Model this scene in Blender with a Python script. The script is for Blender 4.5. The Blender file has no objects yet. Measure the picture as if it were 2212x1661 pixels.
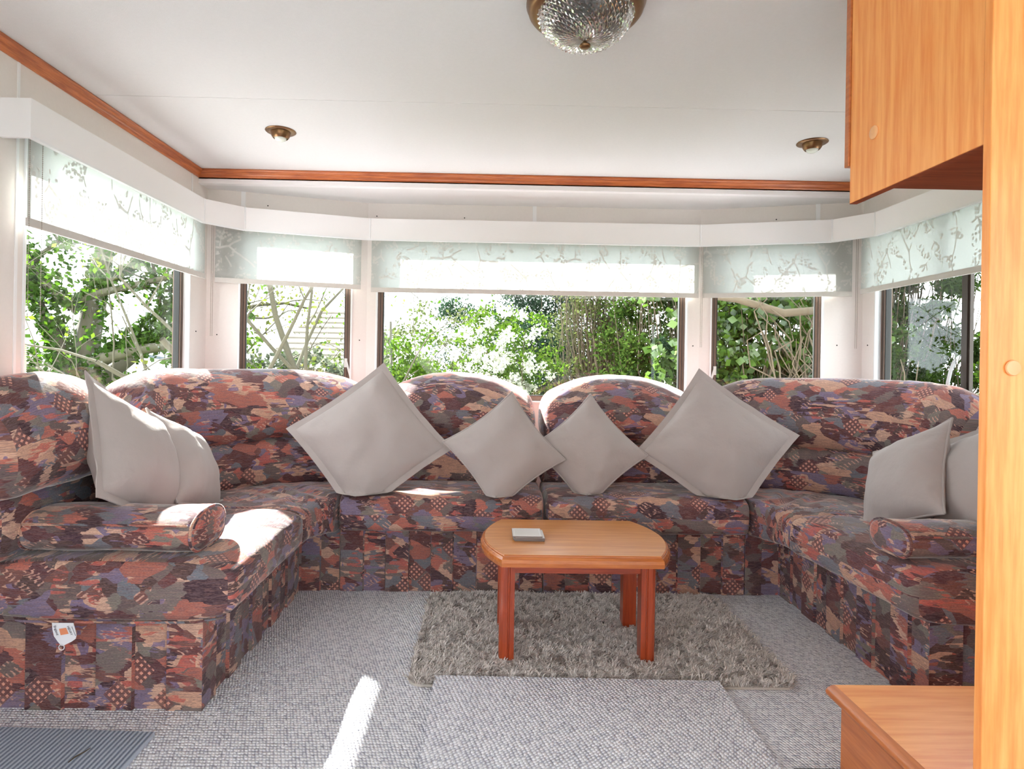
import bpy, math, random
import numpy as np
from mathutils import Vector, Matrix, noise as mnoise

# ------------------------------------------------------------------ camera, world, sun, exposure
S = bpy.context.scene
COL = S.collection
random.seed(7)
RNG = np.random.default_rng(7)

F_PX, PPX, PPY, YAW, ROLL = 1320.0, 1074.0, 785.3, 0.0145, 0.0165     # image frame 2212 x 1661
cam_d = bpy.data.cameras.new('camera')
cam = bpy.data.objects.new('camera', cam_d)
COL.objects.link(cam)
cam_d.sensor_fit = 'HORIZONTAL'
cam_d.sensor_width = 36.0
cam_d.lens = 36.0 * F_PX / 2212.0
cam_d.shift_x = (1106.0 - PPX) / 2212.0
cam_d.shift_y = (PPY - 830.5) / 2212.0
cam_d.clip_start = 0.02
_f = Vector((math.sin(YAW), math.cos(YAW), 0))
_r = Vector((math.cos(YAW), -math.sin(YAW), 0))
_u = Vector((0, 0, 1))
_eu = math.cos(ROLL) * _r + math.sin(ROLL) * _u
_ev = math.cos(ROLL) * _u - math.sin(ROLL) * _r
M = Matrix.Identity(4)
for i in range(3):
    M[i][0] = _eu[i]; M[i][1] = _ev[i]; M[i][2] = -_f[i]
M[2][3] = 1.0
cam.matrix_world = M
S.camera = cam

W = bpy.data.worlds.new('sky'); S.world = W
W.use_nodes = True
bg = W.node_tree.nodes['Background']
bg.inputs[0].default_value = (0.87, 0.935, 1.0, 1)
bg.inputs[1].default_value = 1.25

SUN_DIR = Vector((0.80, -0.75, -1.0)).normalized()
sd = bpy.data.lights.new('sun', 'SUN'); sd.energy = 6.5; sd.angle = 0.02; sd.color = (1.0, 0.96, 0.91)
so = bpy.data.objects.new('sun', sd); COL.objects.link(so)
so.location = (-6, 6, 8)
so.rotation_euler = SUN_DIR.to_track_quat('-Z', 'Y').to_euler()

S.view_settings.view_transform = 'Standard'
S.view_settings.look = 'None'
S.view_settings.gamma = 1.0
S.view_settings.use_curve_mapping = False
S.view_settings.exposure = 2.80
S.cycles.use_denoising = True
S.cycles.max_bounces = 10
S.cycles.diffuse_bounces = 6
S.cycles.transparent_max_bounces = 24
S.cycles.sample_clamp_indirect = 8.0
S.cycles.caustics_reflective = False
S.cycles.caustics_refractive = False

# ------------------------------------------------------------------ helpers
def lin(*c):
    def g(v):
        v /= 255.0
        return v / 12.92 if v <= 0.04045 else ((v + 0.055) / 1.055) ** 2.4
    return (g(c[0]), g(c[1]), g(c[2]), 1.0)

class NT:
    """tiny node-tree writer"""
    def __init__(s, name):
        s.m = bpy.data.materials.new(name); s.m.use_nodes = True
        s.t = s.m.node_tree
        s.b = s.t.nodes['Principled BSDF']; s.out = s.t.nodes['Material Output']
    def n(s, typ, **kw):
        nd = s.t.nodes.new(typ)
        for k, v in kw.items():
            if k.startswith('i_'):
                key = k[2:]
                key = int(key) if key.isdigit() else key.replace('_', ' ')
                nd.inputs[key].default_value = v
            else:
                setattr(nd, k, v)
        return nd
    def l(s, a, b):
        s.t.links.new(a, b)
    def val(s, x, sock):
        if isinstance(x, (int, float, tuple)): sock.default_value = x
        else: s.l(x, sock)
    def math(s, op, a, b=0.0, c=None):
        nd = s.n('ShaderNodeMath', operation=op)
        s.val(a, nd.inputs[0]); s.val(b, nd.inputs[1])
        if c is not None: s.val(c, nd.inputs[2])
        return nd.outputs[0]
    def mix(s, f, a, b, blend='MIX'):
        nd = s.n('ShaderNodeMix', data_type='RGBA', blend_type=blend)
        s.val(f, nd.inputs[0]); s.val(a, nd.inputs[6]); s.val(b, nd.inputs[7])
        return nd.outputs[2]
    def comb(s, x, y, z=0.0):
        nd = s.n('ShaderNodeCombineXYZ')
        s.val(x, nd.inputs[0]); s.val(y, nd.inputs[1]); s.val(z, nd.inputs[2])
        return nd.outputs[0]
    def sep(s, v):
        nd = s.n('ShaderNodeSeparateXYZ'); s.l(v, nd.inputs[0]); return nd.outputs
    def noise(s, vec, scale=1.0, detail=2.0, rough=0.5, out=0):
        nd = s.n('ShaderNodeTexNoise'); s.l(vec, nd.inputs['Vector'])
        nd.inputs['Scale'].default_value = scale; nd.inputs['Detail'].default_value = detail
        nd.inputs['Roughness'].default_value = rough
        return nd.outputs[out]
    def ramp(s, fac, stops, interp='LINEAR'):
        nd = s.n('ShaderNodeValToRGB'); s.l(fac, nd.inputs[0]); cr = nd.color_ramp; cr.interpolation = interp
        while len(cr.elements) < len(stops): cr.elements.new(0.5)
        for e, (p, c) in zip(cr.elements, stops):
            e.position = p; e.color = c
        return nd.outputs[0]
    def bump(s, h, strength=0.3, dist=0.01):
        nd = s.n('ShaderNodeBump'); s.l(h, nd.inputs['Height'])
        nd.inputs['Strength'].default_value = strength; nd.inputs['Distance'].default_value = dist
        s.l(nd.outputs[0], s.b.inputs['Normal'])
    def color(s, c): s.val(c, s.b.inputs['Base Color'])
    def set(s, **kw):
        for k, v in kw.items(): s.b.inputs[k.replace('_', ' ')].default_value = v
        return s

def plain(name, c, rough=0.5, metal=0.0, bump=0.0, bscale=200.0, spec=0.5, var=0.0):
    t = NT(name); t.set(Roughness=rough, Metallic=metal); t.b.inputs['Specular IOR Level'].default_value = spec
    co = t.n('ShaderNodeTexCoord').outputs['Object']
    nz = t.noise(co, bscale, 3.0)
    if var:
        c2 = tuple(min(1, v * (1 + var)) for v in c[:3]) + (1,); c1 = tuple(v * (1 - var) for v in c[:3]) + (1,)
        t.color(t.mix(t.noise(co, bscale * 0.2, 4.0), c1, c2))
    else: t.color(c)
    if bump: t.bump(nz, bump, 0.004)
    return t.m

def wood(name, c1, c2, grain='Z', scale=9.0, rough=0.35, coat=0.2, ring=True):
    t = NT(name); t.set(Roughness=rough); t.b.inputs['Coat Weight'].default_value = coat; t.b.inputs['Coat Roughness'].default_value = 0.15
    co = t.n('ShaderNodeTexCoord').outputs['Object']
    x, y, z = t.sep(co)
    k = 0.07
    q = {'X': (t.math('MULTIPLY', x, k), y, z), 'Y': (x, t.math('MULTIPLY', y, k), z), 'Z': (x, y, t.math('MULTIPLY', z, k))}[grain]
    v = t.comb(*q)
    fine = t.noise(v, scale * 22, 4.0, 0.6)
    big = t.noise(v, scale * 1.6, 3.0, 0.5)
    bands = t.math('SINE', t.math('MULTIPLY', big, 46.0))
    f = t.math('ADD', t.math('MULTIPLY', bands, 0.13), t.math('MULTIPLY', fine, 0.95))
    col = t.ramp(f, [(0.22, c1), (0.75, c2)])
    t.color(col); t.bump(fine, 0.05, 0.002)
    return t.m

def fabric_mat(name):
    t = NT(name)
    uv = t.n('ShaderNodeTexCoord').outputs['UV']
    u, v, _ = t.sep(uv)
    jag = t.noise(t.comb(t.math('MULTIPLY', u, 7.0), t.math('MULTIPLY', v, 120.0)), 1.0, 2.0)
    jag2 = t.noise(t.comb(t.math('MULTIPLY', u, 5.0), t.math('MULTIPLY', v, 5.0), 3.0), 1.0, 1.0)
    amp = t.ramp(jag2, [(0.42, (0.0, 0, 0, 1)), (0.6, (0.09, 0.09, 0.09, 1))])
    uj = t.math('ADD', u, t.math('MULTIPLY', t.math('SUBTRACT', jag, 0.5), amp))
    a = t.math('ADD', t.math('MULTIPLY', uj, 0.8), v)
    b = t.math('SUBTRACT', v, t.math('MULTIPLY', uj, 0.8))
    ab = t.comb(a, b)
    vo = t.n('ShaderNodeTexVoronoi', voronoi_dimensions='2D', distance='CHEBYCHEV'); t.l(ab, vo.inputs['Vector'])
    vo.inputs['Scale'].default_value = 17.0; vo.inputs['Randomness'].default_value = 0.8
    r1, r2, r3 = t.sep(vo.outputs['Color'])
    pal = [(66, 48, 54), (100, 60, 60), (108, 96, 92), (80, 62, 60), (122, 116, 108), (116, 78, 72), (108, 112, 120), (176, 104, 90), (90, 58, 62), (198, 160, 140), (118, 106, 130), (98, 86, 84)]
    c1 = t.ramp(r1, [(i / len(pal), lin(*p)) for i, p in enumerate(pal)], 'CONSTANT')
    # second layer: larger sheared patches
    vo2 = t.n('ShaderNodeTexVoronoi', voronoi_dimensions='2D', distance='MANHATTAN')
    t.l(t.comb(t.math('ADD', uj, t.math('MULTIPLY', v, 0.6)), t.math('MULTIPLY', v, 1.5)), vo2.inputs['Vector'])
    vo2.inputs['Scale'].default_value = 11.0; vo2.inputs['Randomness'].default_value = 0.9
    q1, q2, q3 = t.sep(vo2.outputs['Color'])
    pal2 = [(94, 60, 60), (116, 106, 102), (192, 150, 128), (68, 50, 56), (160, 98, 86), (112, 114, 122), (120, 108, 132)]
    c2 = t.ramp(q1, [(i / len(pal2), lin(*p)) for i, p in enumerate(pal2)], 'CONSTANT')
    m2 = t.math('GREATER_THAN', q2, 0.62)
    c = t.mix(m2, c1, c2)
    # jagged flame streaks running sideways
    st = t.noise(t.comb(t.math('MULTIPLY', uj, 9.0), t.math('MULTIPLY', v, 60.0), 9.0), 1.0, 3.0, 0.55)
    pocket = t.noise(t.comb(t.math('MULTIPLY', u, 6.5), t.math('MULTIPLY', v, 8.0), 21.0), 1.0, 1.0)
    ms = t.math('MULTIPLY', t.math('GREATER_THAN', st, 0.53), t.math('GREATER_THAN', pocket, 0.52))
    scol = t.ramp(t.noise(t.comb(u, v, 5.0), 11.0, 1.0), [(0.0, lin(188, 98, 86)), (0.46, lin(206, 164, 142)), (0.54, lin(122, 108, 140)), (0.62, lin(68, 48, 60))], 'CONSTANT')
    c = t.mix(t.math('MULTIPLY', ms, 0.85), c, scol)
    # diagonal dashes
    da = t.math('FRACT', t.math('MULTIPLY', a, 55.0)); db = t.math('FRACT', t.math('MULTIPLY', b, 17.0))
    md = t.math('MULTIPLY', t.math('LESS_THAN', da, 0.32), t.math('LESS_THAN', db, 0.6))
    md = t.math('MULTIPLY', md, t.math('GREATER_THAN', r2, 0.88))
    c = t.mix(md, c, lin(196, 152, 136))
    # lattice of diamonds
    la = t.math('ABSOLUTE', t.math('SUBTRACT', t.math('FRACT', t.math('MULTIPLY', t.math('ADD', u, v), 44.0)), 0.5))
    lb = t.math('ABSOLUTE', t.math('SUBTRACT', t.math('FRACT', t.math('MULTIPLY', t.math('SUBTRACT', u, v), 44.0)), 0.5))
    dots = t.math('MULTIPLY', t.math('LESS_THAN', la, 0.25), t.math('LESS_THAN', lb, 0.25))
    vo3 = t.n('ShaderNodeTexVoronoi', voronoi_dimensions='2D', distance='CHEBYCHEV'); t.l(t.comb(t.math('ADD', u, v), t.math('SUBTRACT', u, v)), vo3.inputs['Vector'])
    vo3.inputs['Scale'].default_value = 7.0; vo3.inputs['Randomness'].default_value = 0.8
    w1, w2, w3 = t.sep(vo3.outputs['Color'])
    cell = t.math('MULTIPLY', t.math('GREATER_THAN', w1, 0.84), t.math('LESS_THAN', vo3.outputs['Distance'], 0.30))
    c = t.mix(t.math('MULTIPLY', cell, 0.85), c, lin(108, 72, 70))
    c = t.mix(t.math('MULTIPLY', cell, dots), c, lin(216, 152, 134))
    # fine sideways dry-brush streaks over everything
    dry = t.noise(t.comb(t.math('MULTIPLY', u, 22.0), t.math('MULTIPLY', v, 260.0), 2.0), 1.0, 3.0, 0.6)
    c = t.mix(t.math('MULTIPLY', t.math('GREATER_THAN', dry, 0.53), 0.48), c, lin(112, 92, 96))
    c = t.mix(t.math('MULTIPLY', t.math('LESS_THAN', dry, 0.43), 0.38), c, lin(150, 118, 112))
    # woven ribs
    rib = t.noise(t.comb(t.math('MULTIPLY', u, 160.0), t.math('MULTIPLY', v, 620.0)), 1.0, 2.0)
    c = t.mix(0.55, c, t.ramp(rib, [(0.3, (0.3, 0.3, 0.3, 1)), (0.7, (0.8, 0.8, 0.8, 1))]), 'OVERLAY')
    t.color(c)
    t.set(Roughness=0.85)
    t.b.inputs['Specular IOR Level'].default_value = 0.15
    t.b.inputs['Sheen Weight'].default_value = 0.6; t.b.inputs['Sheen Roughness'].default_value = 0.3
    t.b.inputs['Sheen Tint'].default_value = (1, 0.93, 0.9, 1)
    soft = t.noise(t.comb(u, v), 28.0, 2.0)
    t.bump(t.math('ADD', t.math('MULTIPLY', rib, 0.15), soft), 0.22, 0.012)
    return t.m

def cloth_mat(name, c):
    t = NT(name); co = t.n('ShaderNodeTexCoord').outputs['Object']
    nz = t.noise(co, 900.0, 2.0)
    t.color(t.mix(nz, tuple(v * 0.9 for v in c[:3]) + (1,), c)); t.set(Roughness=0.9)
    t.b.inputs['Sheen Weight'].default_value = 0.15
    t.bump(t.math('ADD', t.math('MULTIPLY', nz, 0.12), t.noise(co, 22.0, 3.0)), 0.28, 0.012)
    return t.m

def blind_mat(name):
    t = NT(name)
    uv = t.n('ShaderNodeTexCoord').outputs['UV']
    u, v, _ = t.sep(uv)
    wob = t.noise(uv, 9.0, 2.0, out=1)
    wx, wy, _ = t.sep(wob)
    p = t.comb(t.math('ADD', u, t.math('MULTIPLY', wx, 0.03)), t.math('MULTIPLY', t.math('ADD', v, t.math('MULTIPLY', wy, 0.03)), 0.55))
    br = t.n('ShaderNodeTexVoronoi', voronoi_dimensions='2D', feature='DISTANCE_TO_EDGE'); t.l(p, br.inputs['Vector']); br.inputs['Scale'].default_value = 8.0
    branch = t.math('LESS_THAN', br.outputs['Distance'], 0.026)
    branch = t.math('MULTIPLY', branch, t.math('GREATER_THAN', t.noise(uv, 14.0, 1.0), 0.47))
    fl = t.n('ShaderNodeTexVoronoi', voronoi_dimensions='2D'); t.l(uv, fl.inputs['Vector']); fl.inputs['Scale'].default_value = 62.0
    dot = t.math('LESS_THAN', fl.outputs['Distance'], 0.40)
    cl = t.noise(uv, 13.0, 1.0)
    dot = t.math('MULTIPLY', dot, t.math('GREATER_THAN', cl, 0.56))
    pr = t.math('MAXIMUM', branch, dot)
    weave = t.noise(t.comb(t.math('MULTIPLY', u, 90.0), t.math('MULTIPLY', v, 700.0)), 1.0, 2.0)
    dcol = t.mix(pr, lin(186, 189, 185), lin(246, 246, 242))
    tcol = t.mix(pr, (0.62, 0.65, 0.64, 1), (0.16, 0.165, 0.155, 1))
    tcol = t.mix(0.25, tcol, weave, 'MULTIPLY')
    d = t.n('ShaderNodeBsdfDiffuse'); t.l(dcol, d.inputs[0])
    tr = t.n('ShaderNodeBsdfTranslucent'); t.l(tcol, tr.inputs[0])
    mx = t.n('ShaderNodeMixShader'); mx.inputs[0].default_value = 0.42
    t.l(d.outputs[0], mx.inputs[1]); t.l(tr.outputs[0], mx.inputs[2]); t.l(mx.outputs[0], t.out.inputs[0])
    return t.m

def glass_mat(name):
    t = NT(name)
    g = t.n('ShaderNodeNewGeometry')
    dt = t.n('ShaderNodeVectorMath', operation='DOT_PRODUCT'); t.l(g.outputs['Normal'], dt.inputs[0]); t.l(g.outputs['Incoming'], dt.inputs[1])
    f = t.math('POWER', t.math('SUBTRACT', 1.0, t.math('ABSOLUTE', dt.outputs['Value'])), 5.0)
    f = t.math('ADD', t.math('MULTIPLY', f, 0.8), 0.018)
    tp = t.n('ShaderNodeBsdfTransparent'); tp.inputs[0].default_value = (0.985, 1, 0.99, 1)
    gl = t.n('ShaderNodeBsdfGlossy'); gl.inputs['Roughness'].default_value = 0.0
    mx = t.n('ShaderNodeMixShader'); t.l(f, mx.inputs[0]); t.l(tp.outputs[0], mx.inputs[1]); t.l(gl.outputs[0], mx.inputs[2])
    t.l(mx.outputs[0], t.out.inputs[0])
    return t.m

def leaf_mat(name, c1, c2, trans=0.45, gloss=0.0):
    t = NT(name)
    rnd = t.n('ShaderNodeNewGeometry').outputs['Random Per Island']
    c = t.mix(rnd, c1, c2)
    d = t.n('ShaderNodeBsdfDiffuse'); t.l(c, d.inputs[0])
    tr = t.n('ShaderNodeBsdfTranslucent'); t.l(c, tr.inputs[0])
    mx = t.n('ShaderNodeMixShader'); mx.inputs[0].default_value = trans
    t.l(d.outputs[0], mx.inputs[1]); t.l(tr.outputs[0], mx.inputs[2]); o = mx.outputs[0]
    if gloss:
        gl = t.n('ShaderNodeBsdfGlossy'); gl.inputs['Roughness'].default_value = 0.35
        m2 = t.n('ShaderNodeMixShader'); m2.inputs[0].default_value = gloss
        t.l(o, m2.inputs[1]); t.l(gl.outputs[0], m2.inputs[2]); o = m2.outputs[0]
    t.l(o, t.out.inputs[0])
    return t.m

def carpet_mat(name, c_lo, c_hi, rot=0.0, scale=108.0, rib=False):
    t = NT(name)
    co = t.n('ShaderNodeTexCoord').outputs['Object']
    mp = t.n('ShaderNodeMapping'); t.l(co, mp.inputs[0]); mp.inputs['Rotation'].default_value = (0, 0, rot)
    x, y, z = t.sep(mp.outputs[0])
    if rib:
        s = t.math('SINE', t.math('MULTIPLY', x, 2 * math.pi / 0.0125))
        h = t.math('ADD', t.math('MULTIPLY', s, 0.5), 0.5)
        nz = t.noise(mp.outputs[0], 260.0, 3.0)
        f = t.math('ADD', t.math('MULTIPLY', h, 0.75), t.math('MULTIPLY', nz, 0.4))
        t.color(t.ramp(f, [(0.15, c_lo), (0.85, c_hi)]))
        t.bump(f, 0.8, 0.006)
    else:
        v = t.comb(t.math('ADD', x, t.math('MULTIPLY', y, 0.35)), t.math('MULTIPLY', y, 0.82))
        vo = t.n('ShaderNodeTexVoronoi', voronoi_dimensions='2D'); t.l(v, vo.inputs['Vector'])
        vo.inputs['Scale'].default_value = scale; vo.inputs['Randomness'].default_value = 0.30
        h = t.math('SUBTRACT', 0.75, vo.outputs['Distance'])
        r, _, _ = t.sep(vo.outputs['Color'])
        nz = t.noise(mp.outputs[0], 420.0, 2.0)
        f = t.math('ADD', h, t.math('MULTIPLY', t.math('SUBTRACT', r, 0.5), 0.32))
        f = t.math('ADD', f, t.math('MULTIPLY', t.math('SUBTRACT', nz, 0.5), 0.35))
        t.color(t.ramp(f, [(0.02, c_lo), (0.50, c_hi)]))
        t.bump(h, 0.9, 0.012)
    t.set(Roughness=1.0); t.b.inputs['Specular IOR Level'].default_value = 0.1
    return t.m

MAT = {}
MAT['wall'] = plain('wall_vinyl', lin(228, 221, 217), 0.6, bump=0.06, bscale=500, var=0.03)
MAT['ceiling'] = plain('ceiling_vinyl', lin(223, 223, 223), 0.7, bump=0.25, bscale=420, var=0.03)
MAT['white'] = plain('white_board', lin(236, 235, 236), 0.35, bump=0.02)
MAT['upvc'] = plain('white_trim', lin(232, 234, 236), 0.3)
MAT['bronze'] = plain('bronze_aluminium', lin(104, 84, 72), 0.4, 0.3, var=0.1)
MAT['darkbronze'] = plain('dark_bronze', lin(62, 50, 43), 0.45, 0.2, var=0.1)
MAT['black'] = plain('black_rubber', lin(28, 27, 26), 0.6)
MAT['steel'] = plain('pale_metal', lin(205, 205, 203), 0.3, 0.6)
MAT['brass'] = plain('antique_brass', lin(128, 96, 66), 0.32, 0.85, var=0.15)
MAT['bulb'] = plain('frosted_bulb', lin(226, 232, 222), 0.25)
MAT['fabric'] = fabric_mat('patterned_velvet')
MAT['taupe'] = cloth_mat('taupe_linen', lin(176, 166, 162))
MAT['blind'] = blind_mat('printed_blind')
MAT['hem'] = plain('blind_hem', lin(204, 200, 196), 0.8, bump=0.1, bscale=300, var=0.04)
MAT['chain'] = plain('bead_chain', lin(150, 140, 130), 0.35, 0.4)
MAT['glass'] = glass_mat('window_glass')
MAT['crown'] = wood('cherry_moulding', lin(158, 78, 38), lin(206, 118, 62), 'Y', 10)
MAT['crownx'] = wood('cherry_moulding_x', lin(158, 78, 38), lin(206, 118, 62), 'X', 10)
MAT['cab'] = wood('light_cherry', lin(236, 142, 68), lin(252, 178, 104), 'Z', 5.0, rough=0.4, coat=0.1)
MAT['caby'] = wood('light_cherry_y', lin(232, 142, 68), lin(250, 176, 102), 'X', 5.0, rough=0.35, coat=0.2)
MAT['cabedge'] = wood('cherry_edge', lin(168, 92, 48), lin(198, 118, 66), 'Y', 8.0)
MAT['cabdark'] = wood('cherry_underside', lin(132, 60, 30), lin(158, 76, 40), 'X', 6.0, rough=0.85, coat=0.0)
MAT['top'] = wood('table_top_veneer', lin(196, 126, 66), lin(220, 152, 88), 'X', 7.0, rough=0.28, coat=0.4)
MAT['leg'] = wood('table_red_stain', lin(142, 52, 26), lin(178, 76, 38), 'Z', 9.0, rough=0.3, coat=0.4)
MAT['apron'] = wood('table_apron', lin(142, 52, 26), lin(178, 76, 38), 'X', 9.0, rough=0.3, coat=0.4)
MAT['rim'] = wood('table_rim', lin(176, 96, 46), lin(206, 126, 66), 'X', 9.0, rough=0.25, coat=0.5)
MAT['capwood'] = plain('pale_wood_cap', lin(240, 178, 126), 0.4)
MAT['coaster'] = plain('coaster_edge', lin(120, 108, 106), 0.5)
MAT['coastertop'] = plain('coaster_top', lin(206, 200, 196), 0.4)
MAT['carpet'] = carpet_mat('loop_carpet', lin(170, 171, 188), lin(250, 250, 255), 0.0)
MAT['runner'] = carpet_mat('loop_carpet_runner', lin(170, 171, 188), lin(250, 250, 255), 1.25)
MAT['mat'] = carpet_mat('ribbed_mat', lin(108, 118, 138), lin(180, 188, 202), 0.0, rib=True)
MAT['rugpile'] = leaf_mat('shaggy_pile', lin(182, 174, 170), lin(240, 233, 229), 0.12)
MAT['rugback'] = plain('rug_backing', lin(190, 182, 174), 0.95, bump=0.3, bscale=300)
MAT['tag'] = plain('white_tag', lin(226, 226, 232), 0.6)
MAT['orange'] = plain('orange_print', lin(222, 138, 100), 0.7)
MAT['ink'] = plain('dark_ink', lin(52, 54, 70), 0.7)
t = NT('cut_glass'); t.set(Roughness=0.03, IOR=1.40); t.b.inputs['Transmission Weight'].default_value = 1.0; t.color((0.97, 0.95, 0.95, 1))
_tp = t.n('ShaderNodeBsdfTransparent'); _mx = t.n('ShaderNodeMixShader'); _mx.inputs[0].default_value = 0.30
t.l(t.b.outputs[0], _mx.inputs[1]); t.l(_tp.outputs[0], _mx.inputs[2]); t.l(_mx.outputs[0], t.out.inputs[0]); MAT['cutglass'] = t.m
MAT['bark'] = plain('bark', lin(66, 62, 46), 0.9, bump=0.4, bscale=40, var=0.25)
MAT['twig'] = plain('twig', lin(84, 72, 56), 0.9, var=0.2, bscale=30)
MAT['leaf_ivy'] = leaf_mat('leaf_ivy', lin(42, 65, 21), lin(85, 114, 39), 0.45, 0.06)
MAT['leaf_ivydark'] = leaf_mat('leaf_ivydark', lin(32, 50, 18), lin(60, 85, 32), 0.25)
MAT['leaf_bright'] = leaf_mat('leaf_bright', lin(44, 72, 13), lin(79, 104, 27), 0.55)
MAT['leaf_olive'] = leaf_mat('leaf_olive', lin(56, 68, 33), lin(85, 93, 54), 0.45)
MAT['leaf_spring'] = leaf_mat('leaf_spring', lin(69, 79, 34), lin(97, 99, 49), 0.5)
MAT['leaf_conifer'] = leaf_mat('leaf_conifer', lin(20, 42, 27), lin(45, 66, 45), 0.3)
MAT['leaf_yew'] = leaf_mat('leaf_yew', lin(33, 51, 20), lin(63, 82, 35), 0.4)
MAT['leaf_grey'] = leaf_mat('leaf_grey', lin(59, 68, 51), lin(93, 99, 82), 0.45)
MAT['blossom'] = leaf_mat('blossom', lin(172, 174, 156), lin(204, 204, 196), 0.4)
MAT['grass'] = plain('lawn', lin(86, 100, 54), 0.95, bump=0.5, bscale=60, var=0.25)
MAT['gravel'] = plain('bounce_gravel', lin(204, 203, 205), 0.95, bump=0.6, bscale=80, var=0.12)  # pale tone of the added pitch that bounces daylight indoors
MAT['shedwall'] = plain('shed_timber', lin(112, 104, 94), 0.8, var=0.15, bscale=20)
MAT['shedroof'] = plain('shed_roof', lin(92, 98, 112), 0.6, var=0.1)
MAT['housewall'] = plain('house_render', lin(214, 206, 196), 0.8)
MAT['mesh'] = plain('feeder_mesh', lin(190, 170, 120), 0.6)

def empty(name, loc, label=None, cat=None, group=None, kind=None):
    o = bpy.data.objects.new(name, None); COL.objects.link(o); o.location = loc
    o.empty_display_size = 0.1
    tag(o, label, cat, group, kind); return o

def tag(o, label=None, cat=None, group=None, kind=None):
    if label: o['label'] = label
    if cat: o['category'] = cat
    if group: o['group'] = group
    if kind: o['kind'] = kind
    return o

def world_loc(o):
    p = Vector((0, 0, 0))
    while o is not None:
        p = p + o.location; o = o.parent
    return p

def mk(name, V, Fc, mat, parent=None, uv=None, smooth=False, label=None, cat=None, group=None, kind=None, sharp=None):
    """one mesh object; V in world metres"""
    V = np.asarray(V, dtype=float)
    if parent is not None: org = np.array(world_loc(parent))
    else:
        lo, hi = V.min(0), V.max(0); org = np.array([(lo[0] + hi[0]) / 2, (lo[1] + hi[1]) / 2, lo[2]])
    me = bpy.data.meshes.new(name)
    me.from_pydata((V - org).tolist(), [], [list(map(int, f)) for f in Fc])
    me.materials.append(MAT[mat] if isinstance(mat, str) else mat)
    if uv is not None:
        L = me.uv_layers.new(name='UVMap')
        L.data.foreach_set('uv', np.asarray(uv, dtype=np.float32).ravel())
    if smooth:
        me.polygons.foreach_set('use_smooth', np.ones(len(me.polygons), dtype=bool))
        if sharp: me.set_sharp_from_angle(angle=math.radians(sharp))
    me.update()
    o = bpy.data.objects.new(name, me); COL.objects.link(o)
    if parent is not None: o.parent = parent
    else: o.location = org
    tag(o, label, cat, group, kind)
    return o

def big_mesh(name, V, Q, mat, parent=None, **kw):
    """fast path: V (n,3) and quads Q (m,4)"""
    V = np.asarray(V, dtype=np.float32); Q = np.asarray(Q, dtype=np.int32)
    if parent is not None: org = np.array(world_loc(parent), dtype=np.float32)
    else:
        lo, hi = V.min(0), V.max(0); org = np.array([(lo[0] + hi[0]) / 2, (lo[1] + hi[1]) / 2, lo[2]], dtype=np.float32)
    me = bpy.data.meshes.new(name)
    k = Q.shape[1]
    me.vertices.add(len(V)); me.vertices.foreach_set('co', (V - org).ravel())
    me.loops.add(Q.size); me.loops.foreach_set('vertex_index', Q.ravel())
    me.polygons.add(len(Q)); me.polygons.foreach_set('loop_start', np.arange(0, Q.size, k, dtype=np.int32))
    me.update(calc_edges=True)
    me.materials.append(MAT[mat])
    o = bpy.data.objects.new(name, me); COL.objects.link(o)
    if parent is not None: o.parent = parent
    else: o.location = [float(c) for c in org]
    tag(o, **kw); return o

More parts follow.
